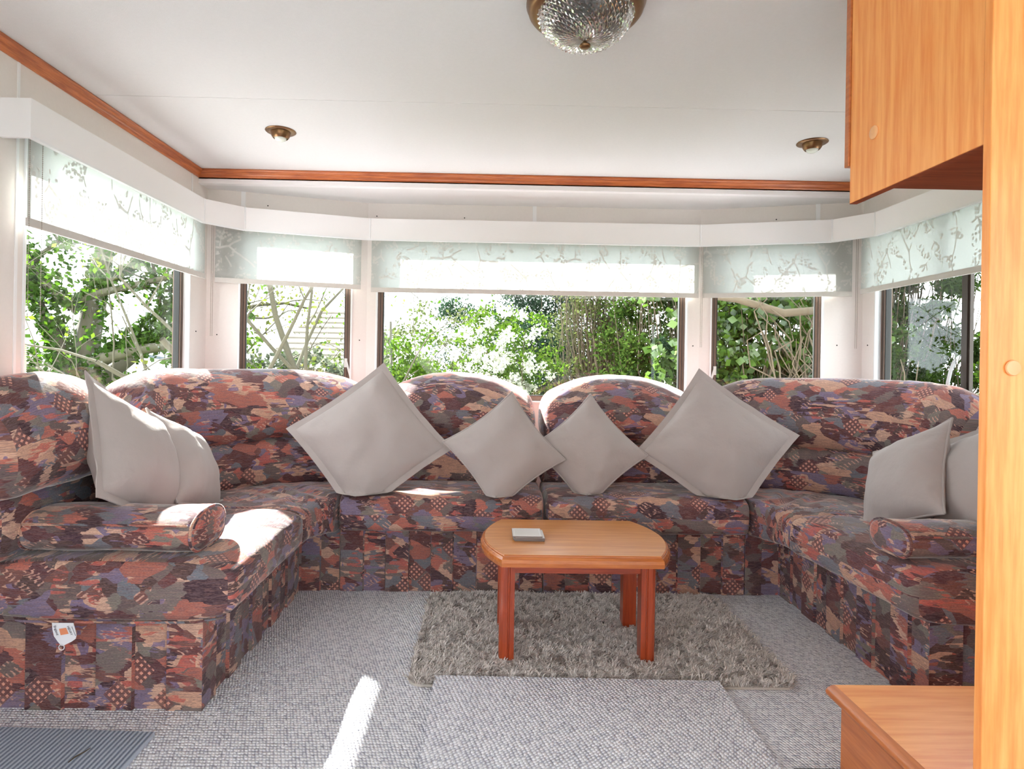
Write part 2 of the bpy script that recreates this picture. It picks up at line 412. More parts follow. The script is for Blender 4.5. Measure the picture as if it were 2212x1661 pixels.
class MB:
    """collects boxes, tubes and prisms into one mesh"""
    def __init__(s): s.V = []; s.F = []
    def add(s, V, F):
        k = len(s.V); s.V += [tuple(v) for v in V]; s.F += [[i + k for i in f] for f in F]; return s
    def box(s, x0, x1, y0, y1, z0, z1):
        V = [(x, y, z) for z in (z0, z1) for y in (y0, y1) for x in (x0, x1)]
        return s.add(V, [(0, 2, 3, 1), (4, 5, 7, 6), (0, 1, 5, 4), (2, 6, 7, 3), (0, 4, 6, 2), (1, 3, 7, 5)])
    def wbox(s, fr, s0, s1, n0, n1, z0, z1):
        """box in a wall frame: s along, n outward"""
        V = [fr(a, b, z) for z in (z0, z1) for b in (n0, n1) for a in (s0, s1)]
        return s.add(V, [(0, 2, 3, 1), (4, 5, 7, 6), (0, 1, 5, 4), (2, 6, 7, 3), (0, 4, 6, 2), (1, 3, 7, 5)])
    def prism(s, poly, z0, z1):
        n = len(poly)
        V = [(x, y, z0) for x, y in poly] + [(x, y, z1) for x, y in poly]
        F = [list(range(n))[::-1], list(range(n, 2 * n))] + [(i, (i + 1) % n, n + (i + 1) % n, n + i) for i in range(n)]
        return s.add(V, F)
    def bevbox(s, x0, x1, y0, y1, z0, z1, b=0.004):
        """box with chamfered edges"""
        cx, cy, cz = (x0 + x1) / 2, (y0 + y1) / 2, (z0 + z1) / 2
        hx, hy, hz = (x1 - x0) / 2, (y1 - y0) / 2, (z1 - z0) / 2
        import bmesh
        bm = bmesh.new(); bmesh.ops.create_cube(bm, size=2.0)
        for v in bm.verts: v.co = (v.co.x * hx, v.co.y * hy, v.co.z * hz)
        bmesh.ops.bevel(bm, geom=list(bm.edges), offset=b, segments=2, affect='EDGES', profile=0.5)
        bm.verts.index_update()
        V = [(v.co.x + cx, v.co.y + cy, v.co.z + cz) for v in bm.verts]; F = [[v.index for v in f.verts] for f in bm.faces]
        bm.free(); return s.add(V, F)
    def tube(s, pts, rad, n=8, cap=True):
        pts = [Vector(p) for p in pts]; k = len(pts)
        if not hasattr(rad, '__len__'): rad = [rad] * k
        V = []; ref = Vector((0.13, 0.31, 0.94))
        for i, p in enumerate(pts):
            d = (pts[min(i + 1, k - 1)] - pts[max(i - 1, 0)])
            d = d.normalized() if d.length > 1e-9 else Vector((0, 0, 1))
            a = d.cross(ref)
            if a.length < 1e-3: a = d.cross(Vector((1, 0, 0)))
            a.normalize(); b = d.cross(a)
            for j in range(n):
                t = 2 * math.pi * j / n; V.append(p + rad[i] * (math.cos(t) * a + math.sin(t) * b))
        F = [(i * n + j, i * n + (j + 1) % n, (i + 1) * n + (j + 1) % n, (i + 1) * n + j) for i in range(k - 1) for j in range(n)]
        if cap: F += [list(range(n))[::-1], list(range((k - 1) * n, k * n))]
        return s.add(V, F)
    def lathe(s, prof, c, n=40, axis='z'):
        """prof: (radius, height) list around a vertical axis at c"""
        V = []
        for r, h in prof:
            for j in range(n):
                t = 2 * math.pi * j / n
                p = (r * math.cos(t), r * math.sin(t), h)
                if axis == 'x': p = (h, p[0], p[1])
                if axis == 'y': p = (p[0], h, p[1])
                V.append((c[0] + p[0], c[1] + p[1], c[2] + p[2]))
        k = len(prof)
        F = [(i * n + j, i * n + (j + 1) % n, (i + 1) * n + (j + 1) % n, (i + 1) * n + j) for i in range(k - 1) for j in range(n)]
        F += [list(range(n))[::-1], list(range((k - 1) * n, k * n))]
        return s.add(V, F)
    def build(s, name, mat, parent=None, **kw): return mk(name, s.V, s.F, mat, parent, **kw)

# ------------------------------------------------------------------ room shell
XL, XR = -1.505, 2.015
YC, YF = 3.27, 3.50                 # bay corner, bay front
FXL, FXR = -0.70, 1.21
YB = -3.2                           # back of the room behind the camera
ZC = 1.97
TH = 0.07
ZS0, ZS1 = 0.78, 1.745              # window opening heights

def frame_of(p0, p1):
    p0 = Vector((p0[0], p0[1], 0)); p1 = Vector((p1[0], p1[1], 0)); L = (p1 - p0).length
    d = (p1 - p0) / L; nrm = Vector((-d.y, d.x, 0))          # left of travel = outward (walls run clockwise)
    def fr(a, b, z):
        q = p0 + d * a + nrm * b; return (q.x, q.y, z)
    return fr, L

def wall(name, p0, p1, openings, z1=ZC, ext=0.03):
    fr, L = frame_of(p0, p1); mb = MB(); s = -0.0
    for (a, b, z0o, z1o) in sorted(openings):
        mb.wbox(fr, s, a, 0, TH, 0, z1); mb.wbox(fr, a, b, 0, TH, 0, z0o); mb.wbox(fr, a, b, 0, TH, z1o, z1); s = b
    mb.wbox(fr, s, L, 0, TH, 0, z1)
    return mb.build(name, 'wall', kind='structure'), fr, L

def window(idx, fr, a, b, z0, z1, mull=(), label=''):
    e = empty('window_%d' % idx, fr((a + b) / 2, TH / 2, z0), label, None, None, 'structure')
    k = 0.018
    mb = MB()                                                  # white liner inside the reveal
    t_ = 0.008
    mb.wbox(fr, a, a + t_, -0.006, TH, z0, z1); mb.wbox(fr, b - t_, b, -0.006, TH, z0, z1)
    mb.wbox(fr, a, b, -0.006, TH, z1 - t_, z1); mb.wbox(fr, a, b, -0.012, TH, z0, z0 + t_)
    mb.build('reveal_liner', 'upvc', e)
    mb = MB(); n0, n1 = 0.026, 0.064                 # bronze frame
    A, B, Z0, Z1 = a + t_, b - t_, z0 + t_, z1 - t_
    fw = 0.028
    mb.wbox(fr, A, A + fw, n0, n1, Z0, Z1); mb.wbox(fr, B - fw, B, n0, n1, Z0, Z1)
    mb.wbox(fr, A + fw, B - fw, n0, n1, Z1 - fw, Z1); mb.wbox(fr, A + fw, B - fw, n0, n1, Z0, Z0 + fw)
    mb.build('frame', 'bronze', e)
    mb = MB()
    for g0 in (A + 0.013, B - 0.016): mb.wbox(fr, g0, g0 + 0.003, n0 - 0.0008, n0 + 0.001, Z0, Z1)
    mb.build('sash_gap', 'black', e)
    mb = MB()
    for (g0, g1) in ((A + fw, A + fw + 0.004), (B - fw - 0.004, B - fw)): mb.wbox(fr, g0, g1, n0 + 0.004, n1 - 0.006, Z0 + fw, Z1 - fw)
    mb.wbox(fr, A + fw, B - fw, n0 + 0.004, n1 - 0.006, Z0 + fw, Z0 + fw + 0.004); mb.wbox(fr, A + fw, B - fw, n0 + 0.004, n1 - 0.006, Z1 - fw - 0.004, Z1 - fw)
    mb.build('seal', 'black', e)
    edges = [A + fw] + [m for m in mull] + [B - fw]
    for m in mull:
        mb = MB(); mb.wbox(fr, m - 0.024, m + 0.024, 0.036, 0.052, Z0 + fw, Z1 - fw); mb.wbox(fr, m - 0.014, m + 0.014, 0.030, 0.036, Z0 + fw, Z1 - fw)
        mb.build('mullion', 'darkbronze', e)
    for i in range(len(edges) - 1):
        mb = MB(); mb.wbox(fr, edges[i] + 0.002, edges[i + 1] - 0.002, 0.046, 0.050, Z0 + fw, Z1 - fw); mb.build('pane', 'glass', e)
    return e

def catch(e, fr, s, z, n, side):
    """slanted window catch: pivot plate and lever"""
    mb = MB(); mb.wbox(fr, s - 0.008, s + 0.008, n - 0.006, n, z - 0.02, z + 0.03)
    V = []
    for (ds, dz) in ((0, 0.022), (0.012, 0.022), (0.012 + side * 0.03, -0.085), (side * 0.03, -0.085)):
        V.append((s + ds - 0.006, z + dz))
    pts = [fr(a, n - 0.016, zz) for a, zz in V] + [fr(a, n - 0.008, zz) for a, zz in V]
    mb.add(pts, [(0, 1, 2, 3), (7, 6, 5, 4), (0, 4, 5, 1), (1, 5, 6, 2), (2, 6, 7, 3), (3, 7, 4, 0)])
    mb.build('catch_lever', 'steel', e)

# left wall runs from back to front, bay, then right wall from front to back (clockwise seen from above)
wl, frL, LL = wall('wall_left', (XL, YB), (XL, YC), [(0.25, 2.95, 0.55, 1.80), (1.99 - YB, 3.087 - YB, ZS0, ZS1)])
w1, frA, LA = wall('wall_bay_left', (XL, YC), (FXL, YF), [(0.158, 0.757, ZS0, ZS1)])
w2, frF, LF = wall('wall_front', (FXL, YF), (FXR, YF), [(0.052, 1.842, ZS0, ZS1)])
w3, frB, LB = wall('wall_bay_right', (FXR, YF), (XR, YC), [(0.060, 0.648, ZS0, ZS1)])
wr, frR, LR = wall('wall_right', (XR, YC), (XR, YB), [(YC - 3.16, YC - 1.95, ZS0, ZS1), (YC + 0.25, YC + 2.95, 0.55, 1.80)])
wb, frK, LK = wall('wall_back', (XR, YB), (XL, YB), [])
window(1, frL, 1.99 - YB, 3.087 - YB, ZS0, ZS1, label='wide bronze window in the left wall looking onto the ivy tree')
e2 = window(2, frA, 0.158, 0.757, ZS0, ZS1, label='angled bay window showing the bare multi-stemmed tree')
window(3, frF, 0.052, 1.842, ZS0, ZS1, label='widest bronze bay window in the middle of the front')
e4 = window(4, frB, 0.060, 0.648, ZS0, ZS1, label='angled bay window filled by ivy foliage')
e5 = window(5, frR, YC - 3.16, YC - 1.95, ZS0, ZS1, mull=(YC - 2.60,), label='bronze window with thick dark mullion in the right wall')
window(6, frL, 0.25, 2.95, 0.55, 1.80, mull=(1.6,), label='unseen side window added behind the camera for daylight, left wall')  # assumed opening out of view, put in to bring daylight into the room
window(7, frR, YC + 0.25, YC + 2.95, 0.55, 1.80, mull=(YC + 1.6,), label='unseen side window added behind the camera for daylight, right wall')  # likewise assumed, lets more daylight in from behind the camera
catch(e2, frA, 0.727, 0.985, 0.026, 1)
catch(e4, frB, 0.090, 0.975, 0.026, -1)
mb = MB(); hp = [frR(YC - 2.635, TH - 0.053, 1.045), frR(YC - 2.637, TH - 0.068, 1.0), frR(YC - 2.645, TH - 0.073, 0.95), frR(YC - 2.655, TH - 0.068, 0.915), frR(YC - 2.648, TH - 0.053, 0.90), frR(YC - 2.63, TH - 0.045, 0.90)]
mb.tube(hp, [0.007, 0.007, 0.008, 0.008, 0.007, 0.006], 8); mb.build('window_handle', 'upvc', e5, smooth=True)

# screws and vertical cover strips on the walls
def screw(fr, s, z, w):
    q = Vector(fr(s, 0, z)); q2 = Vector(fr(s, -0.0025, z))
    mb = MB(); mb.tube([q, q2], 0.0035, 8); mb.build('screw', 'black', w)
for fr, s, z, w in ((frL, 1.80 - YB, 1.16, wl), (frL, 3.16 - YB, 1.14, wl), (frA, 0.055, 1.13, w1), (frA, 0.80, 1.12, w1), (frF, 1.875, 1.12, w2), (frB, 0.715, 1.13, w3),
                    (frB, 0.76, 1.47, w3), (frR, 0.05, 1.13, wr), (frA, 0.30, 1.84, w1), (frF, 0.05, 1.83, w2), (frF, 0.55, 1.83, w2), (frB, 0.40, 1.83, w3)):
    screw(fr, s, z, w)

MB().box(XL - 0.1, XR + 0.1, YB - 0.1, YF + 0.1, -0.06, 0.0).build('floor', 'carpet', kind='structure')
fl = bpy.data.objects['floor']
# ceiling in two sheets with a narrow seam
ce = empty('ceiling', (0.25, 1.0, ZC), 'off-white textured ceiling with one thin seam', None, None, 'structure')
MB().box(XL - 0.09, XR + 0.09, YB - 0.1, 2.2835, ZC, ZC + 0.05).build('ceiling_panel', 'ceiling', ce)
MB().box(XL - 0.09, XR + 0.09, 2.2865, 3.17, ZC, ZC + 0.05).build('ceiling_panel', 'ceiling', ce)
MB().box(XL - 0.09, XR + 0.09, 2.28, 2.29, ZC + 0.0015, ZC + 0.03).build('seam_strip', 'upvc', ce)
# bulkhead above the bay and lower soffit
YH = 3.165
mb = MB().box(XL, XR, YH, YH + 0.03, 1.925, ZC); mb.build('wall_bulkhead', 'wall', kind='structure')
mb = MB().box(XL, XR, YH - 0.004, YH + 0.034, 1.902, 1.925); mb.build('trim_5', 'white', kind='structure')
mb = MB().prism([(XL - .05, YH), (XR + .05, YH), (XR + .08, YC + .07), (FXR + .05, YF + .09), (FXL - .05, YF + .09), (XL - .08, YC + .07)], 1.904, 1.96)
mb.build('ceiling_bay', 'ceiling', kind='structure')
# vertical cover strips on the bay walls above the pelmet
mb = MB(); mb.wbox(frF, 0.94, 0.962, -0.004, 0.0, 1.66, 1.904); mb.build('trim_6', 'white', kind='structure')
mb = MB(); mb.wbox(frA, 0.165, 0.187, -0.004, 0.0, 1.66, 1.904); mb.build('trim_7', 'white', kind='structure')
mb = MB(); mb.wbox(frB, 0.60, 0.622, -0.004, 0.0, 1.66, 1.904); mb.build('trim_8', 'white', kind='structure')
mb = MB(); mb.wbox(frL, 1.955 - YB, 1.965 - YB, -0.003, 0.0, 0.6, 1.93); mb.wbox(frL, 3.09 - YB, 3.10 - YB, -0.003, 0, 1.66, 1.93); mb.build('trim_9', 'white', kind='structure')
# roof outside with a small overhang
mb = MB().prism([(XL - .14, YB - .15), (XR + .14, YB - .15), (XR + .14, YC + .1), (FXR + .1, YF + .17), (FXL - .1, YF + .17), (XL - .14, YC + .1)], ZC + 0.055, ZC + 0.11)
mb.build('roof', 'white', kind='structure', label='flat white caravan roof with a small overhang')

# crown moulding: stepped profile swept along the two visible walls and the right wall
def crown(name, p0, p1, mat, label):
    fr, L = frame_of(p0, p1)
    prof = [(0, 0), (-0.030, 0), (-0.033, -0.006), (-0.030, -0.011), (-0.026, -0.013), (-0.024, -0.018), (-0.016, -0.024), (-0.013, -0.028), (-0.011, -0.034), (-0.006, -0.038), (0, -0.039)]
    V = [fr(a, n, ZC + z) for a in (0, L) for n, z in prof]; k = len(prof)
    F = [(i, i + 1, k + i + 1, k + i) for i in range(k - 1)] + [list(range(k))[::-1], list(range(k, 2 * k))]
    mk(name, V, F, mat, kind='structure', label=label)
crown('trim_1', (XL, -3.1), (XL, YH), 'crown', 'stepped cherry wood crown moulding along the left wall')
crown('trim_2', (XL, YH), (XR, YH), 'crownx', 'stepped cherry wood crown moulding above the bay')
crown('trim_3', (XR, YH), (XR, 1.6), 'crown', 'stepped cherry wood crown moulding along the right wall')

# ------------------------------------------------------------------ pelmet running round the bay
pe = empty('pelmet', (0.25, 3.3, 1.67), 'continuous white boxed pelmet above the blinds round the bay', 'pelmet')
PP = [(-1.41, 1.90), (-1.41, 3.03), (-1.272, 3.185), (-0.663, 3.375), (1.165, 3.372), (1.80, 3.195), (1.922, 3.03), (1.922, 1.75)]
for i in range(len(PP) - 1):
    fr, L = frame_of(PP[i], PP[i + 1])
    mb = MB(); e0 = 0.0
    mb.wbox(fr, 0, L, 0, 0.012, 1.672, 1.788); mb.build('pelmet_board', 'white', pe)
    mb = MB(); mb.wbox(fr, -0.001, L + 0.001, -0.002, 0.014, 1.668, 1.676); mb.build('bottom_edge', 'upvc', pe)
MB().box(XL + 0.001, -1.41, 1.888, 1.90, 1.668, 1.788).build('end_board', 'white', pe)
for i in range(1, len(PP) - 1):
    mb = MB(); p = PP[i]; mb.tube([(p[0], p[1], 1.669), (p[0], p[1], 1.7885)], 0.004, 8); mb.build('corner_joint', 'upvc', pe)

# ------------------------------------------------------------------ roller blinds
def blind(fr, s0, s1, n, zb, label, chain_s, chain_z, double=False):
    c = fr((s0 + s1) / 2, -n, zb)
    e = empty('roller_blind', c, label, 'blind', 'printed roller blinds round the bay')
    zt = 1.76; k = 24; V = []; F = []; uv = []
    for j, nn in enumerate((n, n - 0.0012)):
        for i in range(k + 1):
            a = s0 + (s1 - s0) * i / k
            V += [fr(a, -nn, zb + 0.02), fr(a, -nn, zt)]
    off = RNG.random() * 3
    for j in range(2):
        b = j * 2 * (k + 1)
        for i in range(k):
            f = (b + 2 * i, b + 2 * i + 2, b + 2 * i + 3, b + 2 * i + 1); F.append(f)
            for q in f:
                i2 = (q - b) // 2; uv.append((s0 + (s1 - s0) * i2 / k + off, (zb + 0.02 if q % 2 == 0 else zt)))
    # front sheet only keeps thickness through a closing edge
    F = F[:k]; uv = uv[:4 * k]; V = V[:2 * (k + 1)]
    o = mk('blind_fabric', V, F, 'blind', e, uv=uv)
    mb = MB(); mb.wbox(fr, s0, s1, -n - 0.0045, -n + 0.0045, zb, zb + 0.026); mb.build('hem_bar', 'hem', e)
    mb = MB(); mb.wbox(fr, s0 - 0.01, s1 + 0.01, -n - 0.018, -n + 0.018, 1.735, 1.771); mb.build('roller_tube', 'upvc', e)
    # bead chain: small octahedral beads on a cord
    mb = MB(); runs = [chain_s] + ([chain_s + double] if double else [chain_s + 0.008])
    for cs in runs:
        mb.tube([fr(cs, -n - 0.014, 1.74), fr(cs, -n - 0.014, chain_z)], 0.0008, 4)
        z = 1.735
        while z > chain_z:
            q = Vector(fr(cs, -n - 0.014, z)); r = 0.0024
            V = [q + Vector(d) * r for d in ((1, 0, 0), (0, 1, 0), (-1, 0, 0), (0, -1, 0), (0, 0, 1), (0, 0, -1))]
            mb.add(V, [(0, 1, 4), (1, 2, 4), (2, 3, 4), (3, 0, 4), (1, 0, 5), (2, 1, 5), (3, 2, 5), (0, 3, 5)])
            z -= 0.0068
    mb.build('bead_chain', 'chain', e)
    return e
blind(frL, 1.945 - YB, 3.150 - YB, 0.045, 1.41, 'bright backlit roller blind on the long left wall window', 1.935 - YB, 1.12, double=0.055)
blind(frA, 0.045, 0.800, 0.035, 1.405, 'floral roller blind over the bay window with the bare tree', 0.030, 1.12)
blind(frF, 0.030, 1.890, 0.035, 1.393, 'widest floral roller blind over the middle bay window', 1.900, 1.11)
blind(frB, 0.015, 0.775, 0.035, 1.393, 'floral roller blind over the ivy-filled bay window', 0.790, 1.11)
blind(frR, 0.055, 1.40, 0.045, 1.40, 'dull grey unlit roller blind on the right wall window', 1.42, 1.12)

# ------------------------------------------------------------------ sofa
def catmull(P, n):
    P = np.array(P, float)
    if len(P) == 2:
        s = np.linspace(0, 1, n)[:, None]; return P[0] * (1 - s) + P[1] * s
    Q = np.vstack([2 * P[0] - P[1], P, 2 * P[-1] - P[-2]])
    out = []
    m = len(P) - 1
    for t in np.linspace(0, m, n):
        i = min(int(t), m - 1); x = t - i
        a, b, c, d = Q[i], Q[i + 1], Q[i + 2], Q[i + 3]
        out.append(0.5 * ((2 * b) + (c - a) * x + (2 * a - 5 * b + 4 * c - d) * x * x + (3 * b - a - 3 * c + d) * x ** 3))
    return np.array(out)

def wob(p, sc, seed=0.0):
    return mnoise.noise(Vector((p[0] * sc + seed, p[1] * sc, p[2] * sc)))

def loft(name, parent, Fp, Bp, sec, n=44, m=40, r_end=0.07, pw=3.2, seams=(), wrinkle=0.006, wsc=7.0, mat='fabric', tuft=None, label=None):
    """closed puffy body between a front plan curve and a back plan curve; sec(s, th) -> (d, z)"""
    Fd, Bd = catmull(Fp, 200), catmull(Bp, 200)
    L = np.linalg.norm(np.diff(Fd, axis=0), axis=1).sum() * 0.5 + np.linalg.norm(np.diff(Bd, axis=0), axis=1).sum() * 0.5
    e = min(r_end / L, 0.45)
    k = max(6, n // 6)
    q = (1 - np.cos(np.linspace(0.0, math.pi / 2, k)))                          # dense near the end
    ss = np.concatenate([e * q, np.linspace(e, 1 - e, n - 2 * k + 2)[1:-1], 1 - e * q[::-1]])
    th = np.linspace(0, 2 * math.pi, m, endpoint=False)
    V = np.zeros((len(ss), m, 3)); vv = np.zeros((len(ss), m + 1))
    seed = random.random() * 50
    for i, s in enumerate(ss):
        x = s * 199; i0 = min(int(x), 198); fr_ = x - i0
        f = Fd[i0] * (1 - fr_) + Fd[i0 + 1] * fr_; b = Bd[i0] * (1 - fr_) + Bd[i0 + 1] * fr_
        dz = np.array([sec(s, t) for t in th]); c = dz.mean(0)
        qd = min(s, 1 - s) / e
        sc = 1.0 if qd >= 1 else max(0.02, (1 - (1 - qd) ** pw) ** (1 / pw))
        for sm in seams: sc *= 1 - 0.022 * math.exp(-((s - sm) * L / 0.009) ** 2)
        dz = c + (dz - c) * sc
        V[i, :, :2] = f[None] * (1 - dz[:, :1]) + b[None] * dz[:, :1]
        V[i, :, 2] = dz[:, 1]
        pl = np.concatenate([[0], np.cumsum(np.linalg.norm(np.diff(np.vstack([V[i], V[i][:1]]), axis=0), axis=1))])
        vv[i] = pl
    vv[:] = vv[len(ss) // 2]
    # gentle rumples
    ctr = V.reshape(-1, 3).mean(0)
    for i in range(len(ss)):
        for j in range(m):
            p = V[i, j]
            a = wrinkle * wob(p, wsc, seed) + 0.4 * wrinkle * wob(p, wsc * 2.7, seed + 9)
            if tuft is not None:
                dx = p[:2] - np.array(tuft[:2]); r = np.hypot(*dx); an = math.atan2(dx[1], dx[0])
                if p[2] > tuft[2]:
                    g = math.exp(-(r / 0.20) ** 2)
                    p[2] += -0.022 * math.exp(-(r / 0.06) ** 2) + 0.010 * g * math.sin(an * 9 + 5 * r) * min(1, r / 0.05)
            cdir = p - np.array([p[0] * 0.0 + V[i, :, 0].mean(), V[i, :, 1].mean(), V[i, :, 2].mean()])
            nn = np.linalg.norm(cdir)
            if nn > 1e-6: V[i, j] = p + cdir / nn * a
    NS = len(ss); verts = V.reshape(-1, 3); F = []; uv = []
    uo, vo_ = random.random() * 4, random.random() * 4
    dirv = (Fd[-1] - Fd[0]); dirv = dirv / np.linalg.norm(dirv); perp = np.array([-dirv[1], dirv[0]])
    for i in range(NS - 1):
        endq = ss[i] < e * 0.35 or ss[i + 1] > 1 - e * 0.35
        for j in range(m):
            idx = (i * m + j, i * m + (j + 1) % m, (i + 1) * m + (j + 1) % m, (i + 1) * m + j); F.append(idx)
            if endq:
                for q_ in idx: uv.append((verts[q_][:2] @ perp + uo, verts[q_][2] + vo_))
            else:
                for (ii, jj) in ((i, j), (i, j + 1), (i + 1, j + 1), (i + 1, j)):
                    uv.append((ss[ii] * L + uo, -vv[ii][jj] + vo_))
    caps = [list(range(m))[::-1], list(range((NS - 1) * m, NS * m))]
    for cp in caps:
        F.append(cp)
        for q_ in cp: uv.append((verts[q_][:2] @ perp + uo, verts[q_][2] + vo_))
    return mk(name, verts, F, mat, parent, uv=uv, smooth=True, label=label)

def sup(t, p):
    c, s = math.cos(t), math.sin(t)
    return math.copysign(abs(c) ** (2 / p), c), math.copysign(abs(s) ** (2 / p), s)

def sec_head(zb, top, lean=0.42):
    def f(s, t):
        a, b = sup(t + math.pi, 2.4)                       # a: -1 front .. 1 back
        zt = top(s); zc, hz = (zb + zt) / 2, (zt - zb) / 2
        z = zc + hz * b
        d = 0.5 + 0.5 * a
        d += lean * max(0, (z - zb) / (zt - zb)) ** 2 * (1 - d) * 0.9   # the front leans back towards the top
        return d, z
    return f
def sec_lumbar(zb, zt):
    def f(s, t):
        a, b = sup(t + math.pi, 3.4); return 0.5 + 0.5 * a, (zb + zt) / 2 + (zt - zb) / 2 * b
    return f
def sec_seat(zb, zt, crown_=0.006):
    def f(s, t):
        a, b = sup(t + math.pi, 5.0)
        d = 0.5 + 0.5 * a; z = (zb + zt) / 2 + (zt - zb) / 2 * b
        if b > 0: z += crown_ * (1 - a * a)
        if d < 0.35 and b < 0: z += 0.0
        return d, z
    return f
def arch(z, drop, pw=2.4):
    return lambda s: z - drop * abs(2 * s - 1) ** pw

def pleated(poly, front_edges, width=0.096, depth=0.010):
    """plan polygon whose listed edges are folded into flat box pleats"""
    out = []
    n = len(poly)
    for i in range(n):
        p, q = np.array(poly[i], float), np.array(poly[(i + 1) % n], float)
        out.append(tuple(p))
        if i in front_edges:
            L = np.linalg.norm(q - p); d = (q - p) / L; nin = np.array([-d[1], d[0]])     # inward for a counter-clockwise polygon
            k = max(2, int(round(L / width)))
            for j in range(1, k):
                a = p + d * (L * j / k)
                jit = (random.random() - 0.5) * 0.012
                if j % 2: out += [tuple(a + d * jit), tuple(a + d * (jit + 0.004) + nin * depth)]
                else: out += [tuple(a + d * (jit - 0.001) + nin * depth), tuple(a + d * (jit + 0.003))]
            if k % 2 == 0: out += [tuple(q - d * 0.004 + nin * depth)]
    return out

def skirt(parent, poly, edges, z1=0.285):
    P = pleated(poly, edges); n = len(P)
    rings = [(0.0, 0.0), (0.02, 0.0), (z1, 0.0)]
    V = [(x, y, z) for z, _ in rings for x, y in P]
    F = []; uv = []; acc = np.concatenate([[0], np.cumsum([math.dist(P[i], P[(i + 1) % n]) for i in range(n)])]) + random.random() * 5
    vo_ = random.random() * 3
    for r in range(len(rings) - 1):
        for i in range(n):
            F.append((r * n + i, r * n + (i + 1) % n, (r + 1) * n + (i + 1) % n, (r + 1) * n + i))
            # each pleat panel carries its own piece of the print
            uj = acc[i] + 0.37 * i
            l_ = acc[i + 1] - acc[i]
            uv += [(uj, rings[r][0] + vo_), (uj + l_, rings[r][0] + vo_), (uj + l_, rings[r + 1][0] + vo_), (uj, rings[r + 1][0] + vo_)]
    top = list(range(2 * n, 3 * n)); F.append(top); uv += [(V[i][0], V[i][1]) for i in top]
    bot = list(range(n))[::-1]; F.append(bot); uv += [(V[i][0], V[i][1]) for i in bot]
    return mk('base_skirt', V, F, 'fabric', parent, uv=uv)

def piping(parent, pts, r=0.0035, name='piping'):
    mb = MB(); mb.tube(pts, r, 6); k = len(mb.F)
    uv = []
    for f in mb.F:
        for q in f: uv.append((mb.V[q][0] + mb.V[q][1], mb.V[q][2]))
    return mk(name, mb.V, mb.F, 'fabric', parent, uv=uv, smooth=True)

ZSEAT0, ZSEAT1 = 0.268, 0.432
XFL, XFR = -0.697, 1.165            # seat lips of the two side runs
YFS = 2.585                          # seat lip of the front run
HZ, CRZ = 0.945, 0.615
GS = 'units of the patterned wraparound sofa'

# left run
u1 = empty('sofa_section', (-1.1, 2.0, 0), 'patterned sofa section with white sewn-in tag, against the left wall', 'sofa', GS)
skirt(u1, [(-0.797, 1.745), (-0.797, 2.30), (-1.49, 2.30), (-1.49, 1.745)], {0, 3})
loft('seat_cushion', u1, [(XFL, 1.695), (XFL, 2.375)], [(-1.40, 1.695), (-1.40, 2.30)], sec_seat(ZSEAT0, ZSEAT1), r_end=0.05, pw=4, n=60)
loft('lumbar_cushion', u1, [(-1.315, 1.66), (-1.315, 2.24)], [(-1.48, 1.66), (-1.48, 2.24)], sec_lumbar(0.42, 0.63), r_end=0.05)
loft('headrest_cushion', u1, [(-1.235, 1.60), (-1.225, 1.9), (-1.24, 2.23)], [(-1.485, 1.60), (-1.485, 1.9), (-1.485, 2.25)], sec_head(0.60, arch(0.95, 0.08)), r_end=0.12, seams=(0.06,))
# left corner
u2 = empty('sofa_section', (-1.1, 2.8, 0), 'patterned corner sofa section below the bare-tree window', 'sofa', GS)
skirt(u2, [(-0.797, 2.302), (-0.797, 2.667), (-0.632, 2.667), (-0.632, 3.2), (-1.25, 3.2), (-1.49, 2.95), (-1.49, 2.302)], {0, 1})
loft('seat_cushion', u2, [(-0.705, 2.375), (-0.688, 2.47), (-0.634, YFS + 0.005)], [(-1.38, 2.305), (-1.25, 2.80), (-0.634, 3.05)], sec_seat(ZSEAT0 - 0.004, ZSEAT1 - 0.006), r_end=0.04, pw=4, tuft=(-0.86, 2.66, 0.36), n=66, m=64, wrinkle=0.008)
loft('lumbar_cushion', u2, [(-1.30, 2.24), (-1.24, 2.53), (-0.945, 2.83), (-0.60, 2.905)], [(-1.46, 2.24), (-1.42, 2.66), (-1.05, 3.05), (-0.60, 3.15)], sec_lumbar(0.41, 0.635), r_end=0.05, seams=(0.27, 0.68))
loft('headrest_cushion', u2, [(-1.25, 2.23), (-1.205, 2.53), (-0.925, 2.83), (-0.60, 2.91)], [(-1.455, 2.20), (-1.43, 2.70), (-1.07, 3.12), (-0.60, 3.20)], sec_head(0.605, lambda s: 0.955 - 0.10 * abs(2 * s - 1) ** 4.5), r_end=0.10, n=70, seams=(0.27, 0.66))
# two front sections
def front(x0, x1, label):
    e = empty('sofa_section', ((x0 + x1) / 2, 2.9, 0), label, 'sofa', GS)
    skirt(e, [(x0 + 0.001, 2.667), (x1 - 0.001, 2.667), (x1 - 0.001, 3.2), (x0 + 0.001, 3.2)], {0})
    loft('seat_cushion', e, [(x0, YFS), (x1, YFS)], [(x0, 3.05), (x1, 3.05)], sec_seat(ZSEAT0, ZSEAT1 + 0.002), r_end=0.035, pw=4, n=60, wrinkle=0.008)
    loft('lumbar_cushion', e, [(x0, 2.905), (x1, 2.905)], [(x0, 3.13), (x1, 3.13)], sec_lumbar(0.415, 0.615), r_end=0.04)
    h0, h1 = x0 + 0.01, x1 - 0.01
    if x0 < 0: h0 += 0.05
    else: h1 -= 0.05
    loft('headrest_cushion', e, [(h0, 2.89), ((h0 + h1) / 2, 2.88), (h1, 2.89)], [(h0, 3.34), ((h0 + h1) / 2, 3.38), (h1, 3.34)], sec_head(0.60, arch(0.95, 0.115, 2.2)), r_end=0.09, n=60)
    return e
